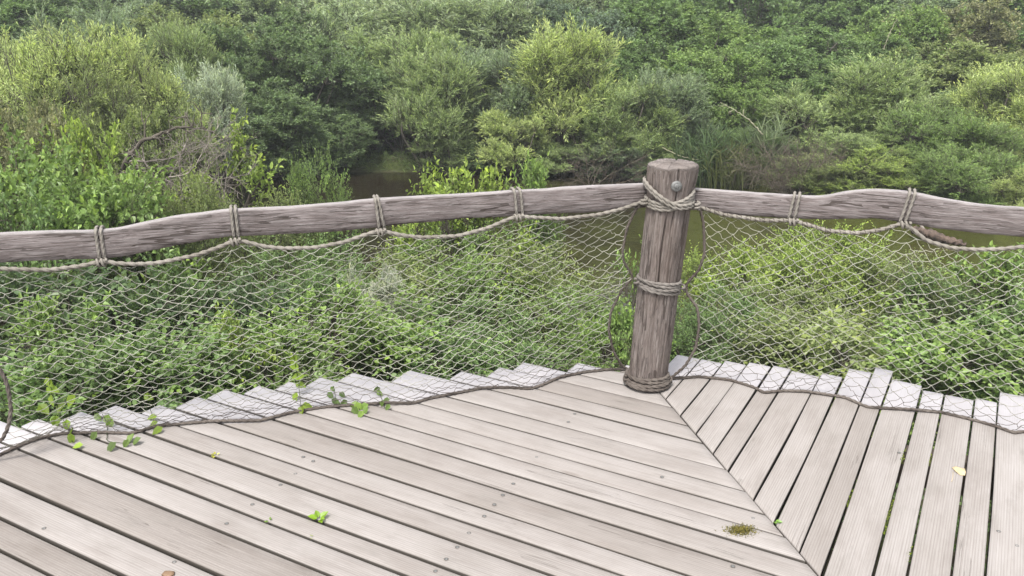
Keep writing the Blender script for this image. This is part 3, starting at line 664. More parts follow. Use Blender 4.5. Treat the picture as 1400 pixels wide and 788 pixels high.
ground_cover('bank_grass', 16000, (-12, 14), (15, 27), lambda x, y, z: (z > WATER + 0.0) & (z < WATER + 1.2), 0.16, 0.012, (0.1, 0.3), 6, FRESH, False, 4)
ground_cover('wood_undergrowth', 9000, (-22, 22), (20, 36), lambda x, y, z: z > WATER + 0.1, 0.10, 0.06, (0.3, 0.9), 8, DARK, False, 6)

# bare wood: dead branches, brush heaps, reeds, fallen log
def bare(name, label, cat, foot, tips, rg, r0, twigs, tl, group=None, mat='dead', spread=0.6, sub=2):
    root = empty(name, foot); mb = MB()
    for tp in tips:
        tp = [np.array(q) - np.array(foot) for q in tp]
        P = smooth(resample(tp, n=26), 3); P[1:-1] += rg.normal(size=(24, 3)) * r0 * 0.5
        mb.add(*tube(P, np.linspace(r0, r0 * 0.25, 26), 6))
        k = rg.integers(4, 25, twigs); A = P[k]; T = norm(P[np.minimum(k + 1, 25)] - P[k])
        for s_ in range(sub):
            D = norm(T * 0.7 + rg.normal(size=A.shape) * spread); Ls = tl * rg.uniform(0.4, 1.1, len(A)) * 0.65 ** s_
            C = A + D * Ls[:, None]; B = (A + C) / 2 + rg.normal(size=A.shape) * tl * 0.05; rr = r0 * 0.35 * 0.6 ** s_
            mb.add(*many_tubes(A, B, C, np.full(len(A), rr), np.full(len(A), rr * 0.4), 4))
            A = np.concatenate([B, A + (C - A) * 0.75]); T = np.concatenate([D, D])
    mb.build('branches', M[mat], root)
    return tag(root, label, cat, group)
rg = np.random.default_rng(11)
bare('dead_branch', 'dark dead branch arching over the grey twig pile', 'branch', at(168, 232, 9.2), [[at(168, 232, 9.2), at(178, 208, 9.2), at(205, 187, 9.2), at(250, 174, 9.3), at(285, 176, 9.5)]], rg, 0.03, 12, 0.3, mat='bark')
ft = at(250, 290, 9.3)
bare('dead_branch_pile', 'grey tangle of dead twigs left of the water', 'brushwood', ft, [[ft, at(200, 225, 9.1), at(185, 205, 9.2)], [ft, at(245, 215, 9.2), at(262, 180, 9.4)], [ft, at(290, 220, 9.4), at(325, 200, 9.6)],
     [ft, at(300, 245, 9.0), at(345, 238, 9.3)], [at(170, 222, 9.3), at(230, 218, 9.3), at(330, 182, 9.5)], [at(190, 250, 9.0), at(260, 238, 9.0), at(300, 170, 9.2)]], rg, 0.011, 26, 0.35)
ft = at(300, 300, 9.2)
bare('dead_branch', 'pale thin bent branch at the rail between second lashing and water', 'branch', ft, [[ft, at(308, 262, 9.0), at(296, 246, 9.0), at(270, 233, 9.0)]], rg, 0.01, 5, 0.2)
ft = at(1085, 285, 16.8)
bare('brush_heap', 'brown heap of bare twigs on the far bank right of the post', 'brushwood', ft, [[ft, at(1085 + dx, 240 - abs(dx) * 0.1, 16.7), at(1085 + dx * 1.7, 205 + abs(dx) * 0.35, 16.6)] for dx in (-48, -34, -20, -8, 4, 16, 28, 40)], rg, 0.01, 60, 0.5, spread=0.6, mat='brush')
ft = at(806, 262, 17.6)
bare('bare_bush', 'pale bare forked twigs at the waterline left of the post', 'brushwood', ft, [[ft, at(803, 235, 17.6), at(801, 205, 17.6)], [ft, at(822, 225, 17.6), at(842, 200, 17.5)], [ft, at(795, 248, 17.5), at(783, 235, 17.5)], [ft, at(835, 238, 17.6), at(880, 215, 17.6)], [ft, at(850, 250, 17.5), at(905, 232, 17.6)]], rg, 0.01, 22, 0.5, mat='brush')
ft = at(1043, 184, 17.4)
bare('leaning_reed', 'long straw coloured stem leaning over the reeds right of the post', 'reed', ft, [[ft, at(1020, 160, 17.2), at(985, 140, 17.0)]], rg, 0.016, 3, 0.15, mat='straw')
bare('leaning_reed', 'long pale stem lying level from the post top to the brush', 'reed', at(980, 224, 17.3), [[at(905, 202, 17.6), at(930, 214, 17.5), at(980, 224, 17.3)]], rg, 0.007, 1, 0.06, mat='straw')
ft = at(1208, 68, 22.6)
bare('dry_reed', 'thin pale stem sticking up behind the tall pale tipped willow', 'reed', ft, [[ft, at(1215, 48, 22.5), at(1226, 26, 22.5)]], rg, 0.014, 2, 0.15, mat='straw')
def reeds(name, label, px, py, Yd, n, wid, h, seed, col):
    rg = np.random.default_rng(seed); p = at(px, py, Yd); gz = max(float(ground(p[0], Yd)), WATER - 0.05); root = empty(name, (p[0], Yd, gz)); mb = MB()
    O = np.stack([rg.normal(size=n) * wid, rg.normal(size=n) * wid * 0.7, np.zeros(n)], 1)
    D = norm(np.stack([rg.normal(size=n) * 0.22, rg.normal(size=n) * 0.22, np.ones(n)], 1))
    LEN = h * rg.uniform(0.55, 1.1, n)
    lf = np.stack([rg.uniform(0, 1, n), rg.uniform(0, 0.5, n), rg.uniform(0, 1, n)], 1)
    B = O + D * LEN[:, None]
    nr = norm(np.stack([rg.normal(size=n), -1 + 0 * LEN, np.full(n, 0.3)], 1))
    leaves(mb, O, D, nr, LEN, 0.022, lf, True, 0.1)
    T = norm(D + np.stack([rg.normal(size=n) * 0.9, rg.normal(size=n) * 0.9, np.full(n, -0.1)], 1))
    for s_ in (0.4, 0.55, 0.7, 0.85):
        T2 = norm(D * 0.8 + np.stack([rg.normal(size=n), rg.normal(size=n), np.zeros(n)], 1) * 0.8)
        leaves(mb, O + D * (LEN * s_)[:, None], T2, np.tile([0, 0, 1.0], (n, 1)), LEN * 0.35, 0.02, lf, True, 0.1)
    o = mb.build('blades', M['leaf'], root, smooth=False); o.color = (*col, 1)
    return tag(root, label, 'reeds')
reeds('reed_clump', 'tall dark green reeds right beside the post top', 962, 258, 17.6, 110, 0.24, 1.15, 1, (0.085, 0.135, 0.06))
reeds('reed_clump', 'pale blue green reeds between the hazels and the brush heap', 1052, 200, 17.9, 90, 0.16, 1.15, 2, (0.18, 0.23, 0.14))
reeds('reed_clump', 'short reeds with dry brown foot at the waterline by the post', 1000, 262, 17.3, 160, 0.25, 0.9, 3, (0.11, 0.13, 0.05))
p0, p1 = at(1248, 312, 13.6), at(1322, 326, 13.2); p0[2] = p1[2] = WATER + 0.06; c = (p0 + p1) / 2
root = empty('fallen_log', c); rg = np.random.default_rng(8)
P = resample([p0 - c, p1 - c], n=24); P[:, 2] += np.linspace(0.1, -0.05, 24); V, Fs = tube(P, np.linspace(0.085, 0.035, 24) + rg.normal(size=24) * 0.012, 14); V += rg.normal(size=V.shape) * 0.014
lg = MB().add(V, Fs, wc=V * np.array([1, 1, 0]))
lg.build('trunk', bark_material('rotten_red_wood', (0.03, 0.024, 0.02), (0.14, 0.1, 0.08)), root)
MB().add(*tube(smooth(resample([P[6], P[6] + np.array([-0.1, 0.1, 0.16]), P[6] + np.array([-0.12, 0.2, 0.28])], n=8)), np.linspace(0.03, 0.012, 8), 7)).build('branch_stub', M['dead'], root)
tag(root, 'reddish rotten log lying in the pond under the right rail', 'log')

# ------------------------------------------------------------------ deck
AL, AR = R(150.77), R(60.76)
dL = np.array([math.cos(AL), math.sin(AL)]); nL = np.array([-math.sin(AL), math.cos(AL)])
dR = np.array([math.cos(AR), math.sin(AR)]); nR = np.array([-math.sin(AR), math.cos(AR)])
M0 = flat(905, 540)[:2]; M1 = flat(1120, 787)[:2]; dM = (M1 - M0) / np.linalg.norm(M1 - M0)
ROPE_L = [(-60, 640), (0, 622), (29, 607.7), (58, 597.6), (86.8, 592.4), (140, 591), (181, 592.5), (214, 582.6), (251.4, 579), (288.6, 575.8), (357, 575), (398, 564), (441, 557), (491, 553), (528.6, 550.6), (564, 551.5), (590, 544), (638, 534.8), (662.7, 530), (698, 529.8), (724, 532), (739, 527.4), (765, 516), (798, 508.8), (833.6, 505), (858, 505)]
ROPE_R = [(916, 518), (956, 515), (1000, 520), (1032, 530), (1044, 537), (1068, 534.4), (1100, 535), (1156, 543.6), (1186.4, 557), (1205, 558), (1246, 560), (1286.7, 563.6), (1325.7, 573), (1362.8, 583), (1387, 592.4), (1400, 589.6), (1440, 606), (1500, 640), (1560, 655)]
RL = np.array([flat(*q) for q in ROPE_L]); RRp = np.array([flat(*q) for q in ROPE_R])
TIPS_L = [(15, 582.6), (110, 563), (157.5, 554.5), (217, 553.2), (268, 542.7), (353.5, 527.9), (398, 520.8), (436.6, 516.8), (481, 510), (558, 507.5), (634.6, 505), (685, 500.8), (726, 487.4), (786, 498.6), (860, 495)]
TIPS_R = [(948, 489), (989, 493), (1026, 496), (1058, 500), (1081, 507), (1123, 510), (1160.4, 504), (1197.6, 503.2), (1220, 519), (1261.6, 533), (1293, 540), (1334, 545), (1365.6, 541)]
offL = sorted([-1.215, -1.32, -1.46, -1.622, -1.732, -1.819, -1.944, -2.048, -2.147, -2.274, -2.381, -2.478, -2.575, -2.68, -2.792, -2.938, -3.045, -3.165, -3.27, -3.39, -3.48] + [-1.215 + 0.118 * q for q in range(1, 13)])
offR = sorted([1.18, 1.06, 0.955, 0.852, 0.747, 0.662, 0.533, 0.438, 0.334, 0.251, 0.12, 0.031, -0.084, -0.172] + [-0.172 - 0.11 * q for q in range(1, 16)])
tl = np.array([[flat(*q)[:2] @ nL, flat(*q)[:2] @ dL] for q in TIPS_L]); tr = np.array([[flat(*q)[:2] @ nR, flat(*q)[:2] @ dR] for q in TIPS_R])
rgd = np.random.default_rng(21)
def beyond(x, y):
    """how far a deck point lies outside the net's foot rope (metres)"""
    a = np.interp(x, RL[:, 0], RL[:, 1]); b = np.interp(x, RRp[:, 0], RRp[:, 1])
    b = b - np.maximum(x - RRp[-1, 0], 0) * 0.42; a = a - np.maximum(RL[0, 0] - x, 0) * 0.28
    e = np.where(x < 0.56, a, np.where(x > 0.74, b, 3.50))
    return y - e
def board(mb, n0, n1, t_a, t_b, d, n, idx, thick=0.034):
    """plank between offsets n0..n1; t_a, t_b give the end position along the grain for a given offset"""
    prof = [(n0, -thick), (n0, -0.0045), (n0 + 0.0008, -0.0015), (n0 + 0.003, 0.0)] + [(n0 + (n1 - n0) * f, 0.0006 * math.sin(f * 3.1)) for f in (0.25, 0.5, 0.75)] + [(n1 - 0.003, 0.0), (n1 - 0.0008, -0.0015), (n1, -0.0045), (n1, -thick)]
    k = len(prof); ln = abs(t_b(n0) - t_a(n0)); N = max(4, int(ln / 0.035)); fr = np.r_[0, np.linspace(0.003 / ln, 1 - 0.003 / ln, N), 1]; N = len(fr)
    dz = rgd.normal() * 0.0012; tilt = rgd.normal() * 0.008
    V = np.zeros((N, k, 3)); wc = np.zeros((N, k, 3)); bl = np.zeros((N, k, 3))
    wv = rgd.normal(size=4) * 0.0012
    for j, (nn, z) in enumerate(prof):
        a, b = t_a(nn), t_b(nn); t = a + (b - a) * fr
        wn = nn + wv[0] * np.sin(t * 2.1 + wv[1] * 900) + wv[2] * np.sin(t * 5 + wv[3] * 900)
        V[:, j, :2] = t[:, None] * d + wn[:, None] * n
        V[:, j, 2] = z + dz + tilt * (nn - (n0 + n1) / 2) - 0.0035 * np.isin(np.arange(N), (0, N - 1)) * (z > -0.02)
        wc[:, j, 0] = t; wc[:, j, 1] = nn - n0; wc[:, j, 2] = idx
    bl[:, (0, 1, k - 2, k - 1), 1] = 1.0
    bl[..., 0] = 0.5 + 6.0 * beyond(V[..., 0], V[..., 1])
    q = (np.arange(N - 1)[:, None] * k + np.arange(k - 1)[None]).ravel()
    Q = np.stack([q, q + 1, q + k + 1, q + k], 1); bot = (np.arange(N - 1) * k)
    Qb = np.stack([bot, bot + k, bot + 2 * k - 1, bot + k - 1], 1)
    e0 = np.arange(k)[::-1][None]; e1 = (np.arange(k) + (N - 1) * k)[None]
    if np.dot(np.cross([*d, 0], [*n, 0]), [0, 0, 1]) * (t_b(n0) - t_a(n0)) > 0:
        Q = Q[:, ::-1]; Qb = Qb[:, ::-1]; e0 = e0[:, ::-1]; e1 = e1[:, ::-1]
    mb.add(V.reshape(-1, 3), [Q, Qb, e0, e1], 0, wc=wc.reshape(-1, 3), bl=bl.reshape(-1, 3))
def mitre_t(d, n, side):
    den = np.array([[d[0], -dM[0]], [d[1], -dM[1]]])
    def f(nn):
        s = np.linalg.solve(den, M0 - n * nn); return s[0] + side
    return f
deck = empty('wooden_deck', (0, 3.0, 0)); deck['kind'] = 'structure'
gapL = {o: rgd.uniform(0.0035, 0.0055) + 0.003 * float(np.clip((o + 2.5) / 1.0, 0, 1)) for o in offL}; gapR = {o: rgd.uniform(0.0028, 0.0045) for o in offR}
mbl = MB(); mt = mitre_t(dL, nL, 0.004)
for q in range(len(offL) - 1):
    n0, n1 = offL[q], offL[q + 1]; mid = (n0 + n1) / 2
    j = np.argmin(np.abs(tl[:, 0] - (n0 + 0.01)))
    if abs(tl[j, 0] - n0) < 0.075: te = tl[j, 1]
    else: te = np.interp(mid, tl[::-1, 0] if tl[0, 0] > tl[-1, 0] else tl[:, 0], tl[::-1, 1] if tl[0, 0] > tl[-1, 0] else tl[:, 1])
    if mid > tl[:, 0].max(): te = tl[0, 1] + 0.9
    board(mbl, n0 + gapL[n0], n1 - gapL[n1], (lambda te: (lambda nn: te))(te), mt, dL, nL, q + 1)
for o in (mbl,):
    for v_ in o.V: v_[:, 1] -= 3.0
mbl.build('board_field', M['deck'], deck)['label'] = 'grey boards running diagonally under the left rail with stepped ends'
mbr = MB(); mt = mitre_t(dR, nR, 0.004)
order = np.argsort(tr[:, 0])
for q in range(len(offR) - 1):
    n0, n1 = offR[q], offR[q + 1]; mid = (n0 + n1) / 2
    j = np.argmin(np.abs(tr[:, 0] - (n1 - 0.01)))
    te = tr[j, 1] if abs(tr[j, 0] - n1) < 0.07 else np.interp(mid, tr[order, 0], tr[order, 1])
    if mid < tr[:, 0].min(): te = tr[order[0], 1] + rgd.uniform(-0.04, 0.05)
    board(mbr, n0 + gapR[n0], n1 - gapR[n1], mt, (lambda te: (lambda nn: te))(te), dR, nR, q + 60)
for v_ in mbr.V: v_[:, 1] -= 3.0
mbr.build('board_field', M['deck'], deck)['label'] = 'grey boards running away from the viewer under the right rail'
def box_between(a, b, wd, z0, z1):
    a = np.array(a); b = np.array(b); t = (b - a) / np.linalg.norm(b - a); s = np.array([-t[1], t[0]]) * wd / 2
    c = [a - s, a + s, b + s, b - s]
    V = [[*p, z0] for p in c] + [[*p, z1] for p in c]
    return np.array(V), [np.array([[3, 2, 1, 0], [4, 5, 6, 7], [0, 1, 5, 4], [1, 2, 6, 5], [2, 3, 7, 6], [3, 0, 4, 7]])]
zt = -0.04
ctr = np.array([0.58, 3.36])
for a, b in (((-2.4, 2.42), ctr), (ctr + np.array([0.08, -0.02]), (3.2, 2.32)), ((-1.9, 1.2), (0.9, 2.3)), ((1.0, 2.2), (3.3, 1.4)), (ctr + np.array([0.03, -0.12]), (1.3, 0.2))):
    a = np.array(a) - np.array([0, 3.0]); b = np.array(b) - np.array([0, 3.0])
    MB().add(*box_between(a, b, 0.06, zt - 0.14, zt)).build('joist', M['beam'], deck, smooth=False)
# screw heads
def disc(mb, p, r, h, k=12):
    th = np.arange(k) * 2 * math.pi / k; ring = np.stack([np.cos(th), np.sin(th), 0 * th], 1)
    V = np.concatenate([p + ring * r, p + ring * r + [0, 0, h], p + ring * r * 0.55 + [0, 0, h], p + ring * r * 0.45 + [0, 0, h * 0.3]])
    j = np.arange(k); j2 = (j + 1) % k
    Fs = [np.stack([j + k * s, j2 + k * s, j2 + k * (s + 1), j + k * (s + 1)], 1) for s in range(3)] + [(3 * k + j)[None]]
    mb.add(V, Fs)
sc_px = []
for x0, lst in ((0, [(388, 460), (208, 563), (824, 722)]), (280, [(512, 245), (428, 305), (358, 357), (225, 450), (103, 540), (465, 225)]), (560, [(750, 60), (600, 226), (545, 285), (490, 352), (440, 405), (400, 450), (353, 505), (280, 585), (225, 652), (173, 708), (122, 765), (780, 22)]), (840, [(560, 742), (225, 320), (655, 515)]), (1120, [(548, 347), (848, 577), (738, 497), (935, 645), (10, 573), (378, 205)])):
    sc_px += [(x0 + a / 3.457, 560 + b / 3.457) for a, b in lst]
first = None
for px, py in sc_px:
    if first is None:
        mb = MB(); disc(mb, np.zeros(3), 0.0058, 0.0016); V_, F_ = mb.V, mb.F; th_ = np.arange(14) * 2 * math.pi / 14; rg_ = np.stack([np.cos(th_), np.sin(th_), 0 * th_], 1); jj_ = np.arange(14); jn_ = (jj_ + 1) % 14
        mb.add(np.concatenate([rg_ * 0.0072 + [0, 0, 0.0011], rg_ * 0.0058 + [0, 0, 0.0013]]), [np.stack([jj_, jn_, jn_ + 14, jj_ + 14], 1)], 1)
        first = mb.build('screw_head', [M['steel'], M['beam']], deck); o = first
    else: o = first.copy(); COL.objects.link(o); o.parent = deck
    p = flat(px, py); o.location = (p[0], p[1] - 3.0, -0.0002)

# ------------------------------------------------------------------ post
PB = np.array([0.578, 3.475, -0.25]); PT = np.array([0.648, 3.485, 0.955]); P0 = PB + (PT - PB) * (0.25 / 1.205)
def post_axis(z): return PB + (PT - PB) * ((z + 0.25) / 1.205)
def post_r(z): return np.interp(z, [-0.25, 0, 0.08, 0.3, 0.55, 0.8, 0.86, 0.92, 0.98], [0.081, 0.08, 0.079, 0.081, 0.084, 0.0865, 0.089, 0.096, 0.1])
rgp = np.random.default_rng(4)
NA, NZ = 360, 220
th = np.arange(NA) * 2 * math.pi / NA; zz = np.linspace(-0.25, 0.963, NZ)
rows = []; wcs = []
ripple = sum(rgp.normal() * 0.0016 * np.cos(m * th + rgp.uniform(0, 6.3)) for m in range(2, 9))
cracks = [(-math.pi / 2 + 0.10, 0.70, 1.0, 0.014, 0.028), (-math.pi / 2 - 0.22, 0.42, 0.80, 0.018, 0.036), (-math.pi / 2 + 0.55, 0.1, 0.5, 0.005, 0.02), (-math.pi / 2 - 0.7, 0.2, 0.65, 0.004, 0.02), (-math.pi / 2 + 0.85, 0.55, 0.9, 0.005, 0.03), (-math.pi / 2 - 1.0, 0.5, 0.95, 0.006, 0.03), (1.2, 0.2, 0.95, 0.012, 0.05)]
fib = rgp.normal(size=NA); fib = np.convolve(np.r_[fib[-4:], fib, fib[:4]], np.ones(5) / 5, 'same')[4:-4] * 0.0016
for z in list(zz):
    rr = post_r(z) + ripple + 0.0012 * np.sin(9 * th + 14 * z) * math.sin(5 * z)
    rr = rr + fib * (0.6 + 0.4 * math.sin(7 * z))
    rr = rr + 0.0007 * np.cos(31 * th + 3 * math.sin(6 * z)) + rgp.normal(size=NA) * 0.0004
    for (a, z0, z1, dep, wd) in cracks:
        if z0 < z < z1:
            e = min(1, (z - z0) / 0.06, (z1 - z) / 0.06 if z1 < 0.95 else 1)
            aa = a + 0.03 * math.sin(17 * z) + (0.18 * (0.8 - z) if dep > 0.0165 else 0) * -0.6
            dlt = (th - aa + math.pi) % (2 * math.pi) - math.pi
            rr = rr - dep * e * np.exp(-(dlt / wd) ** 2)
    c = post_axis(z); rows.append(np.stack([c[0] + rr * np.cos(th), c[1] + rr * np.sin(th), np.full(NA, z)], 1)); wcs.append(np.stack([np.full(NA, z), th * 0.1, 0 * th], 1))
# worn top: rounded rim then the end grain
for f, zt_ in ((0.985, 0.972), (0.93, 0.979), (0.8, 0.981), (0.6, 0.98), (0.4, 0.982), (0.2, 0.981), (0.06, 0.98)):
    c = post_axis(0.955); rr = (post_r(0.95) + ripple) * f
    rad_ = sum(dp * np.exp(-((((th - a_ + math.pi) % (2 * math.pi)) - math.pi) / wd_) ** 2) for a_, wd_, dp in ((-2.5, 0.035, 0.012), (-0.5, 0.03, 0.01), (2.5, 0.04, 0.014), (0.4, 0.03, 0.01), (-1.9, 0.02, 0.007), (1.9, 0.03, 0.01), (-1.05, 0.02, 0.008))) * (0.3 + 0.7 * f)
    zz_ = zt_ + rgp.normal(size=NA) * 0.0008 + 0.002 * np.sin(f * 40) - rad_ - 0.006 * np.clip(np.sin(3 * th + 1) - 0.4, 0, 1) * (f > 0.9) - 0.012 * np.exp(-(((th + math.pi / 2 - 0.1) / 0.06) ** 2)) - 0.008 * np.exp(-(((th - 1.2) / 0.05) ** 2))
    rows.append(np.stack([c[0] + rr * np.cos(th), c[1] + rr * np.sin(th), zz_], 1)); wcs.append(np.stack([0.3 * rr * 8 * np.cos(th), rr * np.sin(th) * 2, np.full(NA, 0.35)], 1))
V = np.concatenate(rows); n = len(rows)
i = np.arange(n - 1)[:, None] * NA; j = np.arange(NA)[None]; j2 = (j + 1) % NA
Q = np.stack([i + j, i + j2, i + NA + j2, i + NA + j], -1).reshape(-1, 4)
post = empty('fence_post', P0)
MB().add(V - P0, [Q, ((n - 1) * NA + np.arange(NA))[None]], wc=np.concatenate(wcs)).build('trunk', M['post'], post)
tag(post, 'round weathered grey wooden post at the corner of the deck', 'post')
# bolt through the post, holding the rails
bp = upright(925, 255, np.array([PT[0], PT[1] - 0.096]), 0.0)
def lathe_y(prof, k=28):
    t = np.arange(k) * 2 * math.pi / k
    V = np.concatenate([np.stack([r * np.cos(t), np.full(k, y), r * np.sin(t)], 1) for r, y in prof]); jj = np.arange(k); jn = (jj + 1) % k
    return V, [np.stack([jj + k * s, jn + k * s, jn + k * (s + 1), jj + k * (s + 1)], 1) for s in range(len(prof) - 1)] + [((len(prof) - 1) * k + jj)[None]]
V, Fs = lathe_y([(0.0215, 0.03), (0.0215, -0.001), (0.02, -0.004), (0.0125, -0.0045)])
wsh = MB().add(V + bp - P0, Fs).build('washer', M['steel'], post)
V, Fs = lathe_y([(0.0105, -0.003), (0.0105, -0.0055), (0.009, -0.0075), (0.005, -0.0085), (0.0012, -0.0088)])
MB().add(V + bp - P0, Fs).build('bolt', M['steel'], wsh)
wsh.name = 'bolt_washer'

# ------------------------------------------------------------------ rails
AZL, AZR = R(15.8), R(-20.0)
oL = np.array([-math.sin(AZL), math.cos(AZL)]); oR = np.array([-math.sin(AZR), math.cos(AZR)])
ptL = PT[:2] + oL * 0.055; ptR = PT[:2] + oR * 0.055
TOP_L = [(0, 320.4), (30, 319.2), (76, 317.6), (124, 317), (162, 314), (190, 307), (240, 297), (313, 287.7), (400, 284), (468.6, 278), (514, 273), (560, 270.5), (657, 265.5), (696, 262), (744.5, 260.6), (766, 257.8), (791, 256), (885, 252), (915, 251)]
BOT_L = [(0, 360.4), (57, 357), (133, 354.7), (171, 351), (240, 337), (286, 327.7), (318, 324), (400, 321), (468.6, 317), (526, 310), (560, 306.5), (640, 299.5), (735, 294.6), (793, 292), (878, 285), (915, 283)]
TOP_R = [(920, 257), (950, 259), (1020, 264), (1071, 267.7), (1120, 270), (1135, 268), (1148.6, 265), (1175, 261), (1200, 259.4), (1246, 263.4), (1286, 272), (1328.6, 279.4), (1400, 285.7)]
BOT_R = [(920, 285), (942, 286.6), (979, 291.4), (1020, 296), (1086, 300), (1143, 300.6), (1200, 299.4), (1228.6, 304), (1286, 313.7), (1343, 320), (1400, 324.3)]
def rail(name, label, top, bot, pt, az, ext, seed):
    rg = np.random.default_rng(seed); d = np.array([math.cos(az), math.sin(az)]); out = np.array([-math.sin(az), math.cos(az)])
    def prof(pts):
        X = np.array([upright(*q, pt, az) for q in pts]); return (X[:, :2] - pt) @ d, X[:, 2]
    st, zt = prof(top); sb, zb = prof(bot)
    lo = st[0] - (ext if ext > 0 else 0); hi = st[-1] + (-ext if ext < 0 else 0)
    N = int((hi - lo) / 0.012); s = np.linspace(lo, hi, N)
    zt = np.interp(s, st, zt) + smooth(np.repeat(rg.normal(size=(N, 1)), 3, 1), 3)[:, 0] * 0.0016; zb = np.interp(s, sb, zb) + smooth(np.repeat(rg.normal(size=(N, 1)), 3, 1), 3)[:, 0] * 0.002
    for _ in range(6):
        zt[1:-1] = 0.25 * zt[:-2] + 0.5 * zt[1:-1] + 0.25 * zt[2:]; zb[1:-1] = 0.25 * zb[:-2] + 0.5 * zb[1:-1] + 0.25 * zb[2:]
    # cross-section: (depth outwards, height share, edge flag)
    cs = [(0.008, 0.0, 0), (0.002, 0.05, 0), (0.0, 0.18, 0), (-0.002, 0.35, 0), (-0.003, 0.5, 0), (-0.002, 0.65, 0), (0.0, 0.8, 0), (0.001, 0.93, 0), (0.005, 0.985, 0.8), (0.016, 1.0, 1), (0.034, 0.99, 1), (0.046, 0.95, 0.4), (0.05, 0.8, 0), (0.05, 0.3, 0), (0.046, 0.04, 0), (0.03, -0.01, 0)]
    k = len(cs); V = np.zeros((N, k, 3)); wc = np.zeros((N, k, 3))
    lump = smooth(rg.normal(size=(N, 3)), 12)[:, 0] * 0.006
    for q, (dp, hf, fl) in enumerate(cs):
        jit = smooth(rg.normal(size=(N, 3)), 2)[:, 0] * 0.0012
        V[:, q, :2] = pt + s[:, None] * d + (dp + jit + lump * (1 if dp < 0.03 else 0.3))[:, None] * out
        V[:, q, 2] = zb + (zt - zb) * hf; wc[:, q] = np.stack([s, V[:, q, 2] + dp * 0.8, np.full(N, fl)], 1)
    c = np.array([*(pt + d * s[N // 2]), float((zt + zb)[N // 2] / 2)])
    i = np.arange(N - 1)[:, None] * k; j = np.arange(k)[None]; j2 = (j + 1) % k
    Q = np.stack([i + j, i + k + j, i + k + j2, i + j2], -1).reshape(-1, 4)
    o = MB().add(V.reshape(-1, 3) - c, [Q, np.arange(k)[None], ((N - 1) * k + np.arange(k))[::-1][None]], wc=wc.reshape(-1, 3)).build(name, M['rail'])
    o.location = c; tag(o, label, 'rail', None)
    return (lambda px, py: upright(px, py, pt, az)), d, out, (s, zt, zb, pt)
upL, rdL, roL, rsL = rail('wooden_rail', 'wavy edged grey rail left of the post with four rope lashings', TOP_L, BOT_L, ptL, AZL, 0.5, 1)
upR, rdR, roR, rsR = rail('wooden_rail', 'wavy edged grey rail right of the post with two rope lashings', TOP_R, BOT_R, ptR, AZR, -0.6, 2)

# ------------------------------------------------------------------ nets
TOPROPE_L = [(-62, 345), (-30, 365), (0, 367.7), (67, 369.4), (110, 364), (137.6, 357.7), (146, 357), (154, 360), (185, 361.5), (215, 360), (268.6, 349), (300, 338), (321, 329), (335.7, 330.8), (360, 337), (386, 340), (429.7, 339), (470, 331.5), (500, 321), (517, 316), (528.8, 317.4), (550, 322), (575.8, 325), (626, 323), (666, 312.4), (695, 300), (708, 296), (720, 297), (767, 299.6), (817.5, 294), (850, 286), (881, 275.4)]
TOPROPE_R = [(952, 282), (990, 294), (1044, 301.6), (1084, 301.6), (1098, 305.6), (1131, 315.7), (1171.7, 319), (1205, 314.5), (1232, 306), (1242, 309), (1252, 317), (1265.7, 329), (1299, 339), (1333, 341.5), (1366, 341), (1400, 337.5), (1440, 328), (1475, 345), (1520, 355)]
SIDE_LL = [(-62, 345), (-50, 400), (-25, 470), (0, 506), (8, 520), (13, 541), (15, 561), (12, 581.6), (4, 600), (-20, 617), (-60, 640)]
SIDE_LR = [(881, 275.4), (870, 284), (857, 312), (851, 343), (852, 357), (865.6, 379), (850, 396), (835, 426.5), (832, 451.7), (839, 482), (850, 500), (858, 505)]
SIDE_RL = [(952, 282), (957, 284), (962, 306.6), (963, 337), (963, 348), (955, 370.7), (938, 388), (938, 400), (953.5, 421), (956, 446), (950.8, 477), (936.8, 500.5), (920, 515), (916, 518)]
def on_net(pts, pt, az, z0=0.004):
    """points on the vertical plane of the rail, let down to the deck where they reach it"""
    P = np.array([upright(*q, pt, az) for q in pts]); return P
def curve_top(pts, pt, az, out): 
    P = on_net(pts, pt - out * 0.012, az); return smooth(resample(P, 0.006), 8)
def curve_foot(pts):
    P = np.array([flat(*q, 0.007) for q in pts]); return smooth(resample(P, 0.006), 8)
def curve_side(pts, top_pt, foot_pt, d):
    """hangs between the rail and the foot rope: leans from one plane to the other"""
    n = len(pts); P = []
    ys = np.array([q[1] for q in pts], float); f = (ys - ys[0]) / (ys[-1] - ys[0])
    for q, t in zip(pts, f):
        base = top_pt[:2] * (1 - t) + foot_pt[:2] * t; az = math.atan2(d[1], d[0]); P.append(upright(*q, base, az))
    P = np.array(P); P[0] = top_pt; P[-1] = foot_pt
    return smooth(resample(P, 0.006), 8)
def at_frac(C, u):
    d = np.r_[0, np.cumsum(np.linalg.norm(np.diff(C, axis=0), axis=1))]; d /= d[-1]
    return np.stack([np.interp(u, d, C[:, k]) for k in range(3)], -1)
def by_x(C, u):
    """point at share u of the width between the curve's ends (keeps meshes upright)"""
    q = np.linspace(0, 1, len(C)); x = np.maximum.accumulate(C[:, 0]) + q * 1e-6; xs = x[0] + (x[-1] - x[0]) * u
    return np.stack([np.interp(xs, x, C[:, k]) for k in range(3)], -1)
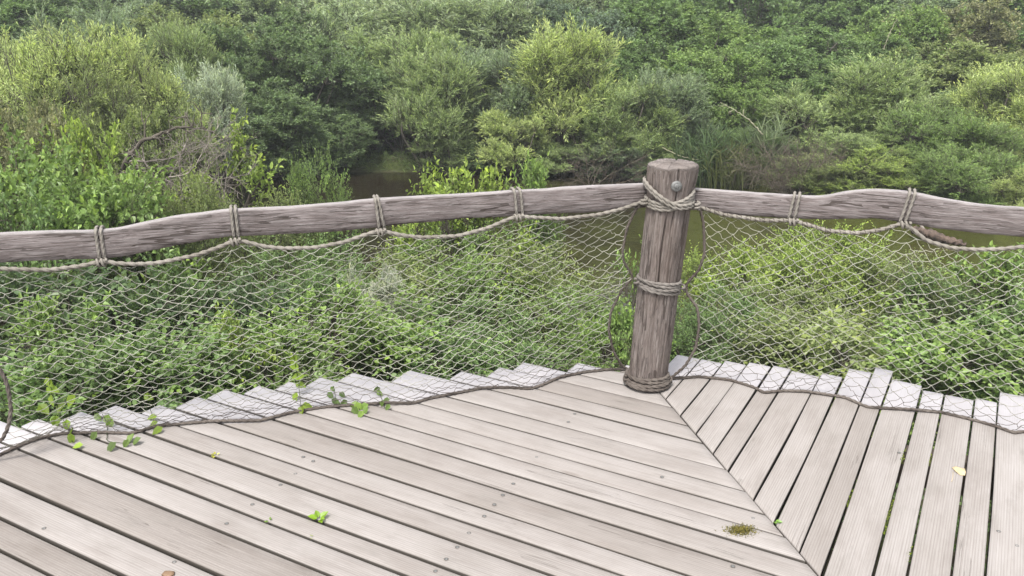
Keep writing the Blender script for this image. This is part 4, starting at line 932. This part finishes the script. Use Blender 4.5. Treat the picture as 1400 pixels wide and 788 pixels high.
def net(name, label, T, B, Ls, Rs, NU, NV, seed):
    rg = np.random.default_rng(seed)
    i, j = np.meshgrid(np.arange(NU + 1), np.arange(2 * NV + 1), indexing='ij')
    u = np.clip((i + 0.5 * (j % 2)) / NU, 0, 1); v = j / (2 * NV)
    uu = u.ravel(); vv = v.ravel()
    T_, B_ = by_x(T, uu), by_x(B, uu); L_, R_ = at_frac(Ls, vv), at_frac(Rs, vv)
    c00, c10, c01, c11 = T[0], T[-1], B[0], B[-1]
    U, Vv = uu[:, None], vv[:, None]
    lin = lambda: (1 - U) * (1 - Vv) * c00 + U * (1 - Vv) * c10 + (1 - U) * Vv * c01 + U * Vv * c11
    P = (1 - Vv) * T_ + Vv * B_ + (1 - U) * L_ + U * R_ - lin()
    inner = ((uu > 0.001) & (uu < 0.999) & (vv > 0.001) & (vv < 0.999))[:, None]
    wv = lambda a, b, c_: np.sin(uu * a + vv * b + c_)
    P = P + inner * (rg.normal(size=P.shape) * np.array([0.0032, 0.004, 0.0026]) + np.stack([wv(21, 9, seed) * 0.006 + wv(9, 23, 2) * 0.005, wv(7, 5, 1) * 0.012 + wv(17, 11, 3) * 0.006, wv(25, 6, 4) * 0.006 + wv(13, 17, 5) * 0.004], 1))
    low = (0.12 * np.sin(uu * 9) + 0.9) > 0
    P[:, 2] = np.maximum(P[:, 2], 0.004)
    P = P.reshape(NU + 1, 2 * NV + 1, 3)
    c = np.array([*B[len(B) // 2][:2], 0.0]); root = empty(name, c); mb = MB()
    segs = []
    for b in range(2 * NV):
        odd = b % 2
        for a in range(NU + 1):
            if odd == 0:
                if a < NU or True: segs.append((a, b, a, b + 1))
                if a > 0: segs.append((a, b, a - 1, b + 1))
            else:
                segs.append((a, b, a, b + 1))
                if a < NU: segs.append((a, b, a + 1, b + 1))
    segs = np.array(segs); A = P[segs[:, 0], segs[:, 1]]; C = P[segs[:, 2], segs[:, 3]]
    ok = np.linalg.norm(A - C, axis=1) > 0.004; A, C = A[ok], C[ok]
    n = len(A); LN = np.linalg.norm(C - A, axis=1)
    K = 5; f = np.linspace(0, 1, K)[None, :, None]
    Q = A[:, None] * (1 - f) + C[:, None] * f
    sag = np.sin(f * math.pi) * (LN * rg.uniform(0.02, 0.13, n))[:, None, None]
    Q = Q - sag * np.array([0, 0, 1.0]); Q += np.sin(f * 2 * math.pi) * (rg.normal(size=(n, 1, 3)) * 0.0025)
    Q[..., 2] = np.maximum(Q[..., 2], 0.003)
    r = 0.00118; k = 5; Tn = norm(C - A); uvec = norm(np.cross(Tn, np.array([0.2, 1.0, 0.1]))); vvec = np.cross(Tn, uvec); th = np.arange(k) * 2 * math.pi / k
    ring = np.cos(th)[None, :, None] * uvec[:, None] + np.sin(th)[None, :, None] * vvec[:, None]
    V = Q[:, :, None] + ring[:, None] * r
    b = np.arange(n)[:, None, None] * (K * k); s = np.arange(K - 1)[None, :, None] * k; jj = np.arange(k)[None, None]; j2 = (jj + 1) % k
    mb.add(V.reshape(-1, 3) - c, [np.stack([b + s + jj, b + s + j2, b + s + k + j2, b + s + k + jj], -1).reshape(-1, 4)])
    # knots where the twines cross
    oc = np.array([[1, 0, 0], [-1, 0, 0], [0, 1, 0], [0, -1, 0], [0, 0, 1], [0, 0, -1]]) * 0.0028
    of = np.array([[0, 2, 4], [2, 1, 4], [1, 3, 4], [3, 0, 4], [2, 0, 5], [1, 2, 5], [3, 1, 5], [0, 3, 5]])
    kp = P.reshape(-1, 3)[inner[:, 0]]; ko = kp[:, None] + oc[None] * rg.uniform(0.8, 1.25, (len(kp), 1, 1))
    mb.add(ko.reshape(-1, 3) - c, [(np.arange(len(kp))[:, None, None] * 6 + of[None]).reshape(-1, 3)])
    mb.build('mesh_twine', M['twine'], root)
    tag(root, label, 'net')
    return root, c
def rope_obj(name, P, r, parent=None, c=None, mat='rope', lay=0.16, k=12):
    P = np.asarray(P); c = np.zeros(3) if c is None else c
    return MB().add(*tube(P - c, r, k, lay * 1.9, r * 4.6)).build(name, M[mat], parent)
TL = curve_top(TOPROPE_L, ptL, AZL, roL); TRr = curve_top(TOPROPE_R, ptR, AZR, roR); BL = curve_foot(ROPE_L); BR = curve_foot(ROPE_R)
SLL = curve_side(SIDE_LL, TL[0], BL[0], rdL); SLR = curve_side(SIDE_LR, TL[-1], BL[-1], rdL); SRL = curve_side(SIDE_RL, TRr[0], BR[0], rdR)
SRR = resample([TRr[-1], BR[-1]], 0.006)
netL, cL = net('rope_net', 'diamond mesh rope net hanging from the left rail to the deck', TL, BL, SLL, SLR, 31, 21, 1)
netR, cR = net('rope_net', 'diamond mesh rope net hanging from the right rail to the deck', TRr, BR, SRL, SRR, 22, 17, 2)
rope_obj('top_rope', TL, 0.0068, netL, cL); rope_obj('foot_rope', BL, 0.0058, netL, cL, 'rope_dark')
rope_obj('side_rope', SLL, 0.0062, netL, cL, 'rope_dark'); rope_obj('side_rope', SLR, 0.0052, netL, cL, 'rope_dark')
rope_obj('top_rope', TRr, 0.0068, netR, cR); rope_obj('foot_rope', BR, 0.0058, netR, cR, 'rope_dark'); rope_obj('side_rope', SRL, 0.0055, netR, cR, 'rope_dark')
# thin seizing wound round the right top rope
th_ = np.linspace(0, 1, 900); base = at_frac(TRr, 0.02 + 0.5 * th_); tt = th_ * 2 * math.pi * 42
rope_obj('seizing_twine', base + np.stack([0.3 * np.sin(tt), 0.95 * np.cos(tt), np.sin(tt)], 1) * 0.0078, 0.0016, netR, cR, 'rope_dark', 0, 5)

# ------------------------------------------------------------------ lashings round the rails
def lashing(label, up, d, out, rs, tops, bots, knot, seed):
    rg = np.random.default_rng(seed); s_all, zt, zb, pt = rs
    root = None; c = None
    for q, ((tx, ty), (bx, by)) in enumerate(zip(tops, bots)):
        a = up(tx, ty); b = up(bx, by); sa = (a[:2] - pt) @ d; sb = (b[:2] - pt) @ d
        z1 = np.interp(sa, s_all, zt) + 0.005; z0 = np.interp(sb, s_all, zb) - 0.006
        if root is None:
            c = np.array([*(pt + d * (sa + sb) / 2), (z0 + z1) / 2]); root = MB(); 
        fr, bk = -0.009, 0.056
        path = [(sb, fr + 0.004, z0 + 0.012), (sb * .7 + sa * .3, fr, z0 * .7 + z1 * .3), (sb * .3 + sa * .7, fr, z0 * .3 + z1 * .7), (sa, fr + 0.002, z1 - 0.008), (sa, 0.004, z1 + 0.001), (sa, 0.02, z1 + 0.003), (sa, 0.045, z1), (sa, bk, z1 - 0.015), (sb * .5 + sa * .5, bk + 0.002, (z0 + z1) / 2), (sb, bk, z0 + 0.015), (sb, 0.042, z0 - 0.002), (sb, 0.02, z0 - 0.005), (sb, 0.0, z0 - 0.001), (sb, fr + 0.004, z0 + 0.012)]
        P = np.array([[*(pt + d * s + out * o), z] for s, o, z in path])
        P = smooth(resample(P, 0.004), 4)
        root.add(*tube(P - c, 0.0052, 12, 0.26, 0.024, cap=False))
    # knot where the lashing takes up the net's head rope
    kx = up(*knot); t = np.linspace(0, 1, 90); a = t * 2 * math.pi * 2.4
    K = kx + np.stack([(t - 0.5) * 0.036 * d[0] + 0.011 * np.cos(a) * out[0], (t - 0.5) * 0.036 * d[1] + 0.011 * np.cos(a) * out[1] - 0.012, 0.012 * np.sin(a)], 1)
    root.add(*tube(K - c, 0.0048, 8, 0.15, 0.022))
    o = root.build('rope_lashing', M['rope']); o.location = c
    return tag(o, label, 'rope', 'lashings on the rails')
lashing('rope lashing on the bend of the left rail nearest the left edge', upL, rdL, roL, rsL, [(131, 316), (138, 316)], [(137, 355), (144, 355)], (141, 358), 1)
lashing('rope lashing on the left rail, second from the left edge', upL, rdL, roL, rsL, [(316, 287), (322, 287)], [(320, 325), (326, 325)], (323, 330), 2)
lashing('rope lashing on the left rail with both turns lying tight together', upL, rdL, roL, rsL, [(513, 272), (517, 272)], [(518, 312), (525, 312)], (521, 317), 3)
lashing('rope lashing on the left rail with two spread turns, next to the post', upL, rdL, roL, rsL, [(703, 262), (711, 262)], [(706, 296), (714, 295)], (709, 297), 4)
lashing('rope lashing on the right rail just right of the post', upR, rdR, roR, rsR, [(1086, 268.5), (1093, 269)], [(1078, 300), (1086, 300)], (1083, 303), 5)
lashing('slanting rope lashing on the hump of the right rail', upR, rdR, roR, rsR, [(1244, 263), (1251, 264)], [(1230, 304), (1237, 305)], (1236, 307), 6)

# ------------------------------------------------------------------ rope turns on the post
def around(f_z, th0, th1, r_extra, n=260):
    t = np.linspace(th0, th1, n); P = []
    for q, a in enumerate(t):
        z = f_z(q / (n - 1)); c = post_axis(z); rr = post_r(z) + r_extra(q / (n - 1)) if callable(r_extra) else post_r(z) + r_extra
        P.append([c[0] + rr * math.cos(a), c[1] + rr * math.sin(a), z])
    return np.array(P)
def coil(name, label, z_mid, turns, pitch, r, tilt, mat, spread, seed):
    rg = np.random.default_rng(seed); mb = MB(); c = post_axis(z_mid); tails = []
    N = 160 * turns; a = np.linspace(0, 2 * math.pi * turns, N) + math.pi * 0.5; f = np.linspace(0, 1, N)
    z = z_mid + (f - 0.5) * pitch * (turns - 1) + tilt * np.cos(a) + 0.0025 * np.sin(a * 1.7 + 1) + 0.002 * np.sin(a * 0.63)
    rr = post_r(z) + r * 0.9 + spread * (1 - f) + 0.0015 * np.sin(3.3 * a)
    ax = np.array([post_axis(q) for q in z])
    P = np.stack([ax[:, 0] + rr * np.cos(a), ax[:, 1] + rr * np.sin(a), z], 1)
    mb.add(*tube(P - c, r, 12, 0.28, r * 4.6))
    # hitches where the net's side ropes come in
    for s in (-1, 1):
        t = np.linspace(0, 1, 70); q = t * 2 * math.pi * 1.7
        K = np.array([c[0] + s * (post_r(z_mid) + r + 0.006), c[1] - 0.02, z_mid - s * tilt * -1]) + np.stack([0.01 * np.cos(q), 0.014 * np.sin(q), (t - 0.5) * 0.03], 1)
        mb.add(*tube(K - c, r * 0.8, 8, 0.15, r * 4))
    o = mb.build(name, M[mat]); o.location = c
    return tag(o, label, 'rope', 'rope turns on the post')
zc = float(upright(901, 392, PB[:2] - np.array([0, 0.09]) + (PT[:2] - PB[:2]) * 0.55, 0.0)[2])
coil('rope_coil', 'tight band of rope turns wound round the middle of the post', zc - 0.014, 5, 0.0125, 0.0062, -0.012, 'rope_grey', 0.0, 1)
coil('rope_coil', 'brown rope turns wound round the foot of the post on the deck', 0.036, 5, 0.0125, 0.0066, -0.003, 'rope_dark', 0.014, 2)
# top wrapping: crossing strands over the post front, ends tucked between post and rails
mb = MB(); c = post_axis(0.8)
zl = lambda py, off=0.098: float(upright(915, py, PT[:2] - np.array([0, off]), 0.0)[2])
za, zb_, zc1, zd = zl(250, 0.02), zl(283, 0.098), zl(277, 0.05), zl(262, 0.02)
ss = lambda t: t * t * (3 - 2 * t)
def strand(zs, ts, off): return around(lambda f: np.interp(f, ts, zs) + off, R(165), R(378), 0.0062 + 0.004 * (abs(off) > 0.015), 220)
for off, ex in ((0, 0.006), (-0.0125, 0.006)):
    P = around(lambda f: za + 0.01 + (zb_ - za - 0.01) * ss(min(1, f / 0.62)) + off + 0.004 * f, R(168), R(376), 0.013)
    mb.add(*tube(P - c, 0.0064, 12, 0.28, 0.029))
for off in (0, -0.012, 0.012):
    P = around(lambda f: zc1 + (zd - zc1) * ss(max(0, (f - 0.35) / 0.65)) + off - 0.012 * math.sin(f * 3.14), R(166), R(374), 0.006)
    mb.add(*tube(P - c, 0.0062, 12, 0.28, 0.029))
for px, py in ((881, 276), (952, 282)):
    kx = upright(px, py, PT[:2] - np.array([0, 0.03]), 0.0); t = np.linspace(0, 1, 80); q = t * 2 * math.pi * 2.2
    mb.add(*tube(kx + np.stack([0.012 * np.cos(q), 0.012 * np.sin(q), (t - 0.5) * 0.03], 1) - c, 0.0056, 8, 0.15, 0.025))
o = mb.build('rope_coil', M['rope']); o.location = c
tag(o, 'crossed rope turns round the top of the post under the bolt', 'rope', 'rope turns on the post')

# ------------------------------------------------------------------ small plants on the net and the deck
def vine(label, pts, Yd, size, color, seed, stem=None, name='climbing_vine', mat='gloss_leaf', cat='vine'):
    rg = np.random.default_rng(seed); P = np.array([at(x, y, Yd) for x, y in pts])
    for q in P:
        if q[2] < 0.012: 
            k = (0.012 - EYE) / (q[2] - EYE); q[:2] *= k; q[2] = 0.012
    foot = P[np.argmin(P[:, 2])].copy(); root = empty(name, foot)
    st = np.array([at(x, y, Yd) for x, y in (stem or pts)])
    for q in st:
        if q[2] < 0.006:
            k = (0.006 - EYE) / (q[2] - EYE); q[:2] *= k; q[2] = 0.006
    st = smooth(resample(st, 0.008), 6)
    MB().add(*tube(st - foot + rg.normal(size=st.shape) * 0.001, 0.0014, 5)).build('stem', M['leaf'], root).color = (0.07, 0.1, 0.03, 1)
    mb = MB(); n = len(P)
    D = norm(np.stack([rg.normal(size=n) * 0.8, np.full(n, -0.35), rg.uniform(-0.9, -0.1, n)], 1)); N_ = norm(np.stack([rg.normal(size=n) * 0.5, np.full(n, -0.7), np.full(n, 0.8)], 1))
    sz = size * 1.3 * rg.uniform(0.75, 1.2, n)
    lf = np.stack([rg.uniform(0.2, 1, n), rg.uniform(0, 0.6, n), rg.uniform(0, 0.6, n)], 1)
    for q in range(n):
        mb = MB(); leaves(mb, (P - foot - D * (sz * 0.5)[:, None])[q:q + 1], D[q:q + 1], N_[q:q + 1], sz[q:q + 1], sz[q:q + 1] * 0.72, lf[q:q + 1], True, 0.15)
        mb.build('leaf', M[mat], root, smooth=False).color = (*color, 1)
    return tag(root, label, cat, 'weeds growing through net and boards')
BR_ = (0.16, 0.235, 0.03)
vine('vine with large bright leaves on the net, nearest the left edge', [(67, 523), (72, 533), (71, 548), (97, 548), (83, 557), (76, 577), (91, 581), (96, 592), (98, 601), (106, 610), (60, 560)], 3.14, 0.04, BR_, 1, [(66, 505), (70, 535), (80, 560), (94, 590), (100, 606)])
vine('low weed with dull leaves spreading under the net over the boards', [(134, 571), (148, 574), (128, 597), (152, 612), (172, 607), (186, 604), (150, 580), (178, 600)], 3.10, 0.038, (0.10, 0.15, 0.045), 2, [(140, 566), (147, 580), (146, 604), (168, 606), (190, 603)])
vine('short vine with three leaves hanging over the foot rope', [(203, 543), (208, 571), (210, 580), (215, 589)], 3.2, 0.036, BR_, 3, [(202, 530), (206, 560), (214, 590)])
vine('vine with a column of leaves above the stepped boards', [(401, 492), (403, 502), (407, 515), (411, 527), (404, 544), (412, 561), (420, 556)], 3.36, 0.036, BR_, 4, [(400, 480), (408, 520), (412, 562)])
vine('small dark weed at the foot rope, left of two', [(452, 541), (459, 549), (468, 540), (462, 553), (455, 532), (470, 551)], 3.38, 0.026, (0.07, 0.11, 0.035), 5, [(456, 528), (461, 556)])
vine('small bright weed growing beside the foot rope', [(484, 553), (497, 556), (493, 567), (486, 562), (500, 562), (490, 557)], 3.36, 0.034, (0.11, 0.17, 0.04), 6, [(488, 548), (494, 568)])
vine('thin weed standing at the foot rope, right one', [(515, 533), (519, 538), (528, 547), (530, 557), (522, 552)], 3.40, 0.026, (0.09, 0.14, 0.035), 7, [(516, 528), (522, 545), (526, 558)])
def sprout(label, px, py, n, size, color, seed, name='green_sprout', cat='weed', up=0.8):
    rg = np.random.default_rng(seed); p = flat(px, py); root = empty(name, p); mb = MB(); a = rg.uniform(0, 6.3, n) + np.arange(n) * 2.4
    D = norm(np.stack([np.cos(a), np.sin(a), rg.uniform(0.2, 1.2, n) * up], 1)); N_ = norm(np.stack([-np.cos(a) * 0.5, -np.sin(a) * 0.5 - 0.3, np.ones(n)], 1))
    sz = size * rg.uniform(0.5, 1.1, n); lf = np.stack([rg.uniform(0.3, 1, n), rg.uniform(0, 0.5, n), rg.uniform(0, 0.4, n)], 1)
    for q in range(n):
        mb = MB(); leaves(mb, D[q:q + 1] * 0.006 + np.array([0, 0, 0.002]), D[q:q + 1], N_[q:q + 1], sz[q:q + 1], sz[q:q + 1] * 0.75, lf[q:q + 1], True, 0.15)
        mb.build('leaf', M['gloss_leaf'], root, smooth=False).color = (*color, 1)
    return tag(root, label, cat)
sprout('bright green sprout growing from a gap in the left boards', 436, 711, 5, 0.034, (0.16, 0.27, 0.02), 1)
sprout('tiny clover leaves in the board gap left of the bright sprout', 369, 714, 4, 0.016, (0.12, 0.19, 0.05), 2)
sprout('tiny yellowish sprig lying in the gap of the left boards', 295, 624, 6, 0.015, (0.3, 0.3, 0.05), 3)
sprout('tiny green leaf caught at the diagonal board joint', 1058, 714, 3, 0.022, (0.13, 0.24, 0.05), 4)
sprout('minute green leaflet in a gap below the tiny clover', 425, 736, 3, 0.011, (0.18, 0.22, 0.06), 5)
for q, (px, py) in enumerate([(1235, 622), (1217, 697), (1272, 627), (1163, 680), (1243, 757), (1253, 640), (1211, 715)]):
    pass
def moss_in_gap(px0, py0, px1, py1, n, seed, label):
    rg = np.random.default_rng(seed); a, b = flat(px0, py0), flat(px1, py1); t = rg.uniform(0, 1, n); P = a + (b - a) * t[:, None] + rg.normal(size=(n, 3)) * np.array([0.002, 0.002, 0.002]); P[:, 2] = -0.008 + rg.uniform(0, 0.006, n)
    root = empty('moss_tuft', a); mb = MB(); D = norm(np.stack([rg.normal(size=n), rg.normal(size=n), np.ones(n)], 1))
    leaves(mb, P - a, D, norm(rg.normal(size=(n, 3)) + [0, 0, 1.0]), rg.uniform(0.004, 0.009, n), 0.004, np.stack([rg.uniform(0, 1, n)] * 3, 1), False)
    o = mb.build('moss_leaves', M['leaf'], root, smooth=False); o.color = (0.12, 0.16, 0.02, 1); tag(root, label, 'moss')
moss_in_gap(1238, 612, 1232, 634, 60, 1, 'moss in the gap left of the narrow right hand board, upper tuft')
moss_in_gap(1221, 682, 1209, 730, 120, 2, 'moss in the same gap further down, long tuft')
moss_in_gap(1274, 622, 1270, 636, 40, 3, 'moss in the gap right of the narrow right hand board, upper tuft')
moss_in_gap(1246, 745, 1241, 768, 60, 4, 'moss in the gap right of the narrow board near the bottom edge')
moss_in_gap(1166, 670, 1158, 692, 60, 5, 'moss in the gap right of the long bare boards, leftmost tuft')
# moss clump
rg = np.random.default_rng(31); p = flat(1013, 727); root = empty('moss_clump', p); n = 900; mb = MB()
O = rg.normal(size=(n, 3)) * np.array([0.022, 0.013, 0]); rr = np.exp(-(O[:, 0] / 0.03) ** 2 - (O[:, 1] / 0.02) ** 2); O[:, 2] = rr * 0.01 * rg.uniform(0, 1, n) + 0.001
leaves(mb, O, norm(rg.normal(size=(n, 3)) + [0, 0, 0.5]), norm(rg.normal(size=(n, 3)) + [0, 0, 1.0]), rg.uniform(0.005, 0.013, n), 0.003, np.stack([rg.uniform(0, 1, n)] * 3, 1), False)
o = mb.build('moss_leaves', M['leaf'], root, smooth=False); o.color = (0.14, 0.125, 0.04, 1); tag(root, 'olive brown clump of moss lying on the boards near the diagonal joint', 'moss')
# fallen leaf and bark
def fallen(name, label, outline, thick, color, cat, curl, stalk=None):
    P = np.array([flat(*q) for q in outline]); c = P.mean(0); n = len(P); root = empty(name, c)
    rim = P - c; r2 = np.linalg.norm(rim, axis=1); rim[:, 2] = 0.003 + curl * (np.sin(np.arange(n) * 1.9) * 0.5 + 0.5) * 0.008
    mid = rim * 0.5; mid[:, 2] = 0.004 + curl * 0.004
    V = np.concatenate([rim, mid, [[0, 0, 0.005]]]); V2 = V - [0, 0, thick]
    j = np.arange(n); j2 = (j + 1) % n
    Fs = [np.stack([j, j2, j2 + n, j + n], 1), np.stack([j + n, j2 + n, 0 * j + 2 * n], 1)]
    k = 2 * n + 1; Fs2 = [Fs[0][:, ::-1] + k, Fs[1][:, ::-1] + k, np.stack([j2, j, j + k, j2 + k], 1)]
    g = NT(name + '_brown'); v = g.n('ShaderNodeTexCoord').outputs['Object']
    m = g.done(g.bsdf(g.ramp(g.noise(v, 45, 4), [(0.3, tuple(q * 0.7 for q in color)), (0.7, color)]), 0.7, 0.3))
    MB().add(np.concatenate([V, V2]), Fs + Fs2).build('leaf_blade' if stalk else 'bark_flake', m, root, smooth=True)
    if stalk: MB().add(*tube(smooth(resample([flat(*q, 0.004) - c for q in stalk], n=10)), 0.0009, 5)).build('stalk', m, root)
    return tag(root, label, cat)
fallen('fallen_leaf', 'dry tan leaf lying on the right hand boards', [(1301, 641), (1306, 640), (1313, 641), (1319, 642), (1320, 648), (1319, 652), (1313, 651), (1306, 647)], 0.0006, (0.5, 0.4, 0.24), 'leaf', 0.6, [(1303, 645), (1303, 652), (1301, 659)])
fallen('bark_chip', 'small brown bark chip at the bottom edge of the left boards', [(221, 788), (226, 784), (233, 782), (239, 783), (238, 788), (230, 791)], 0.006, (0.2, 0.13, 0.08), 'bark', 0.8)
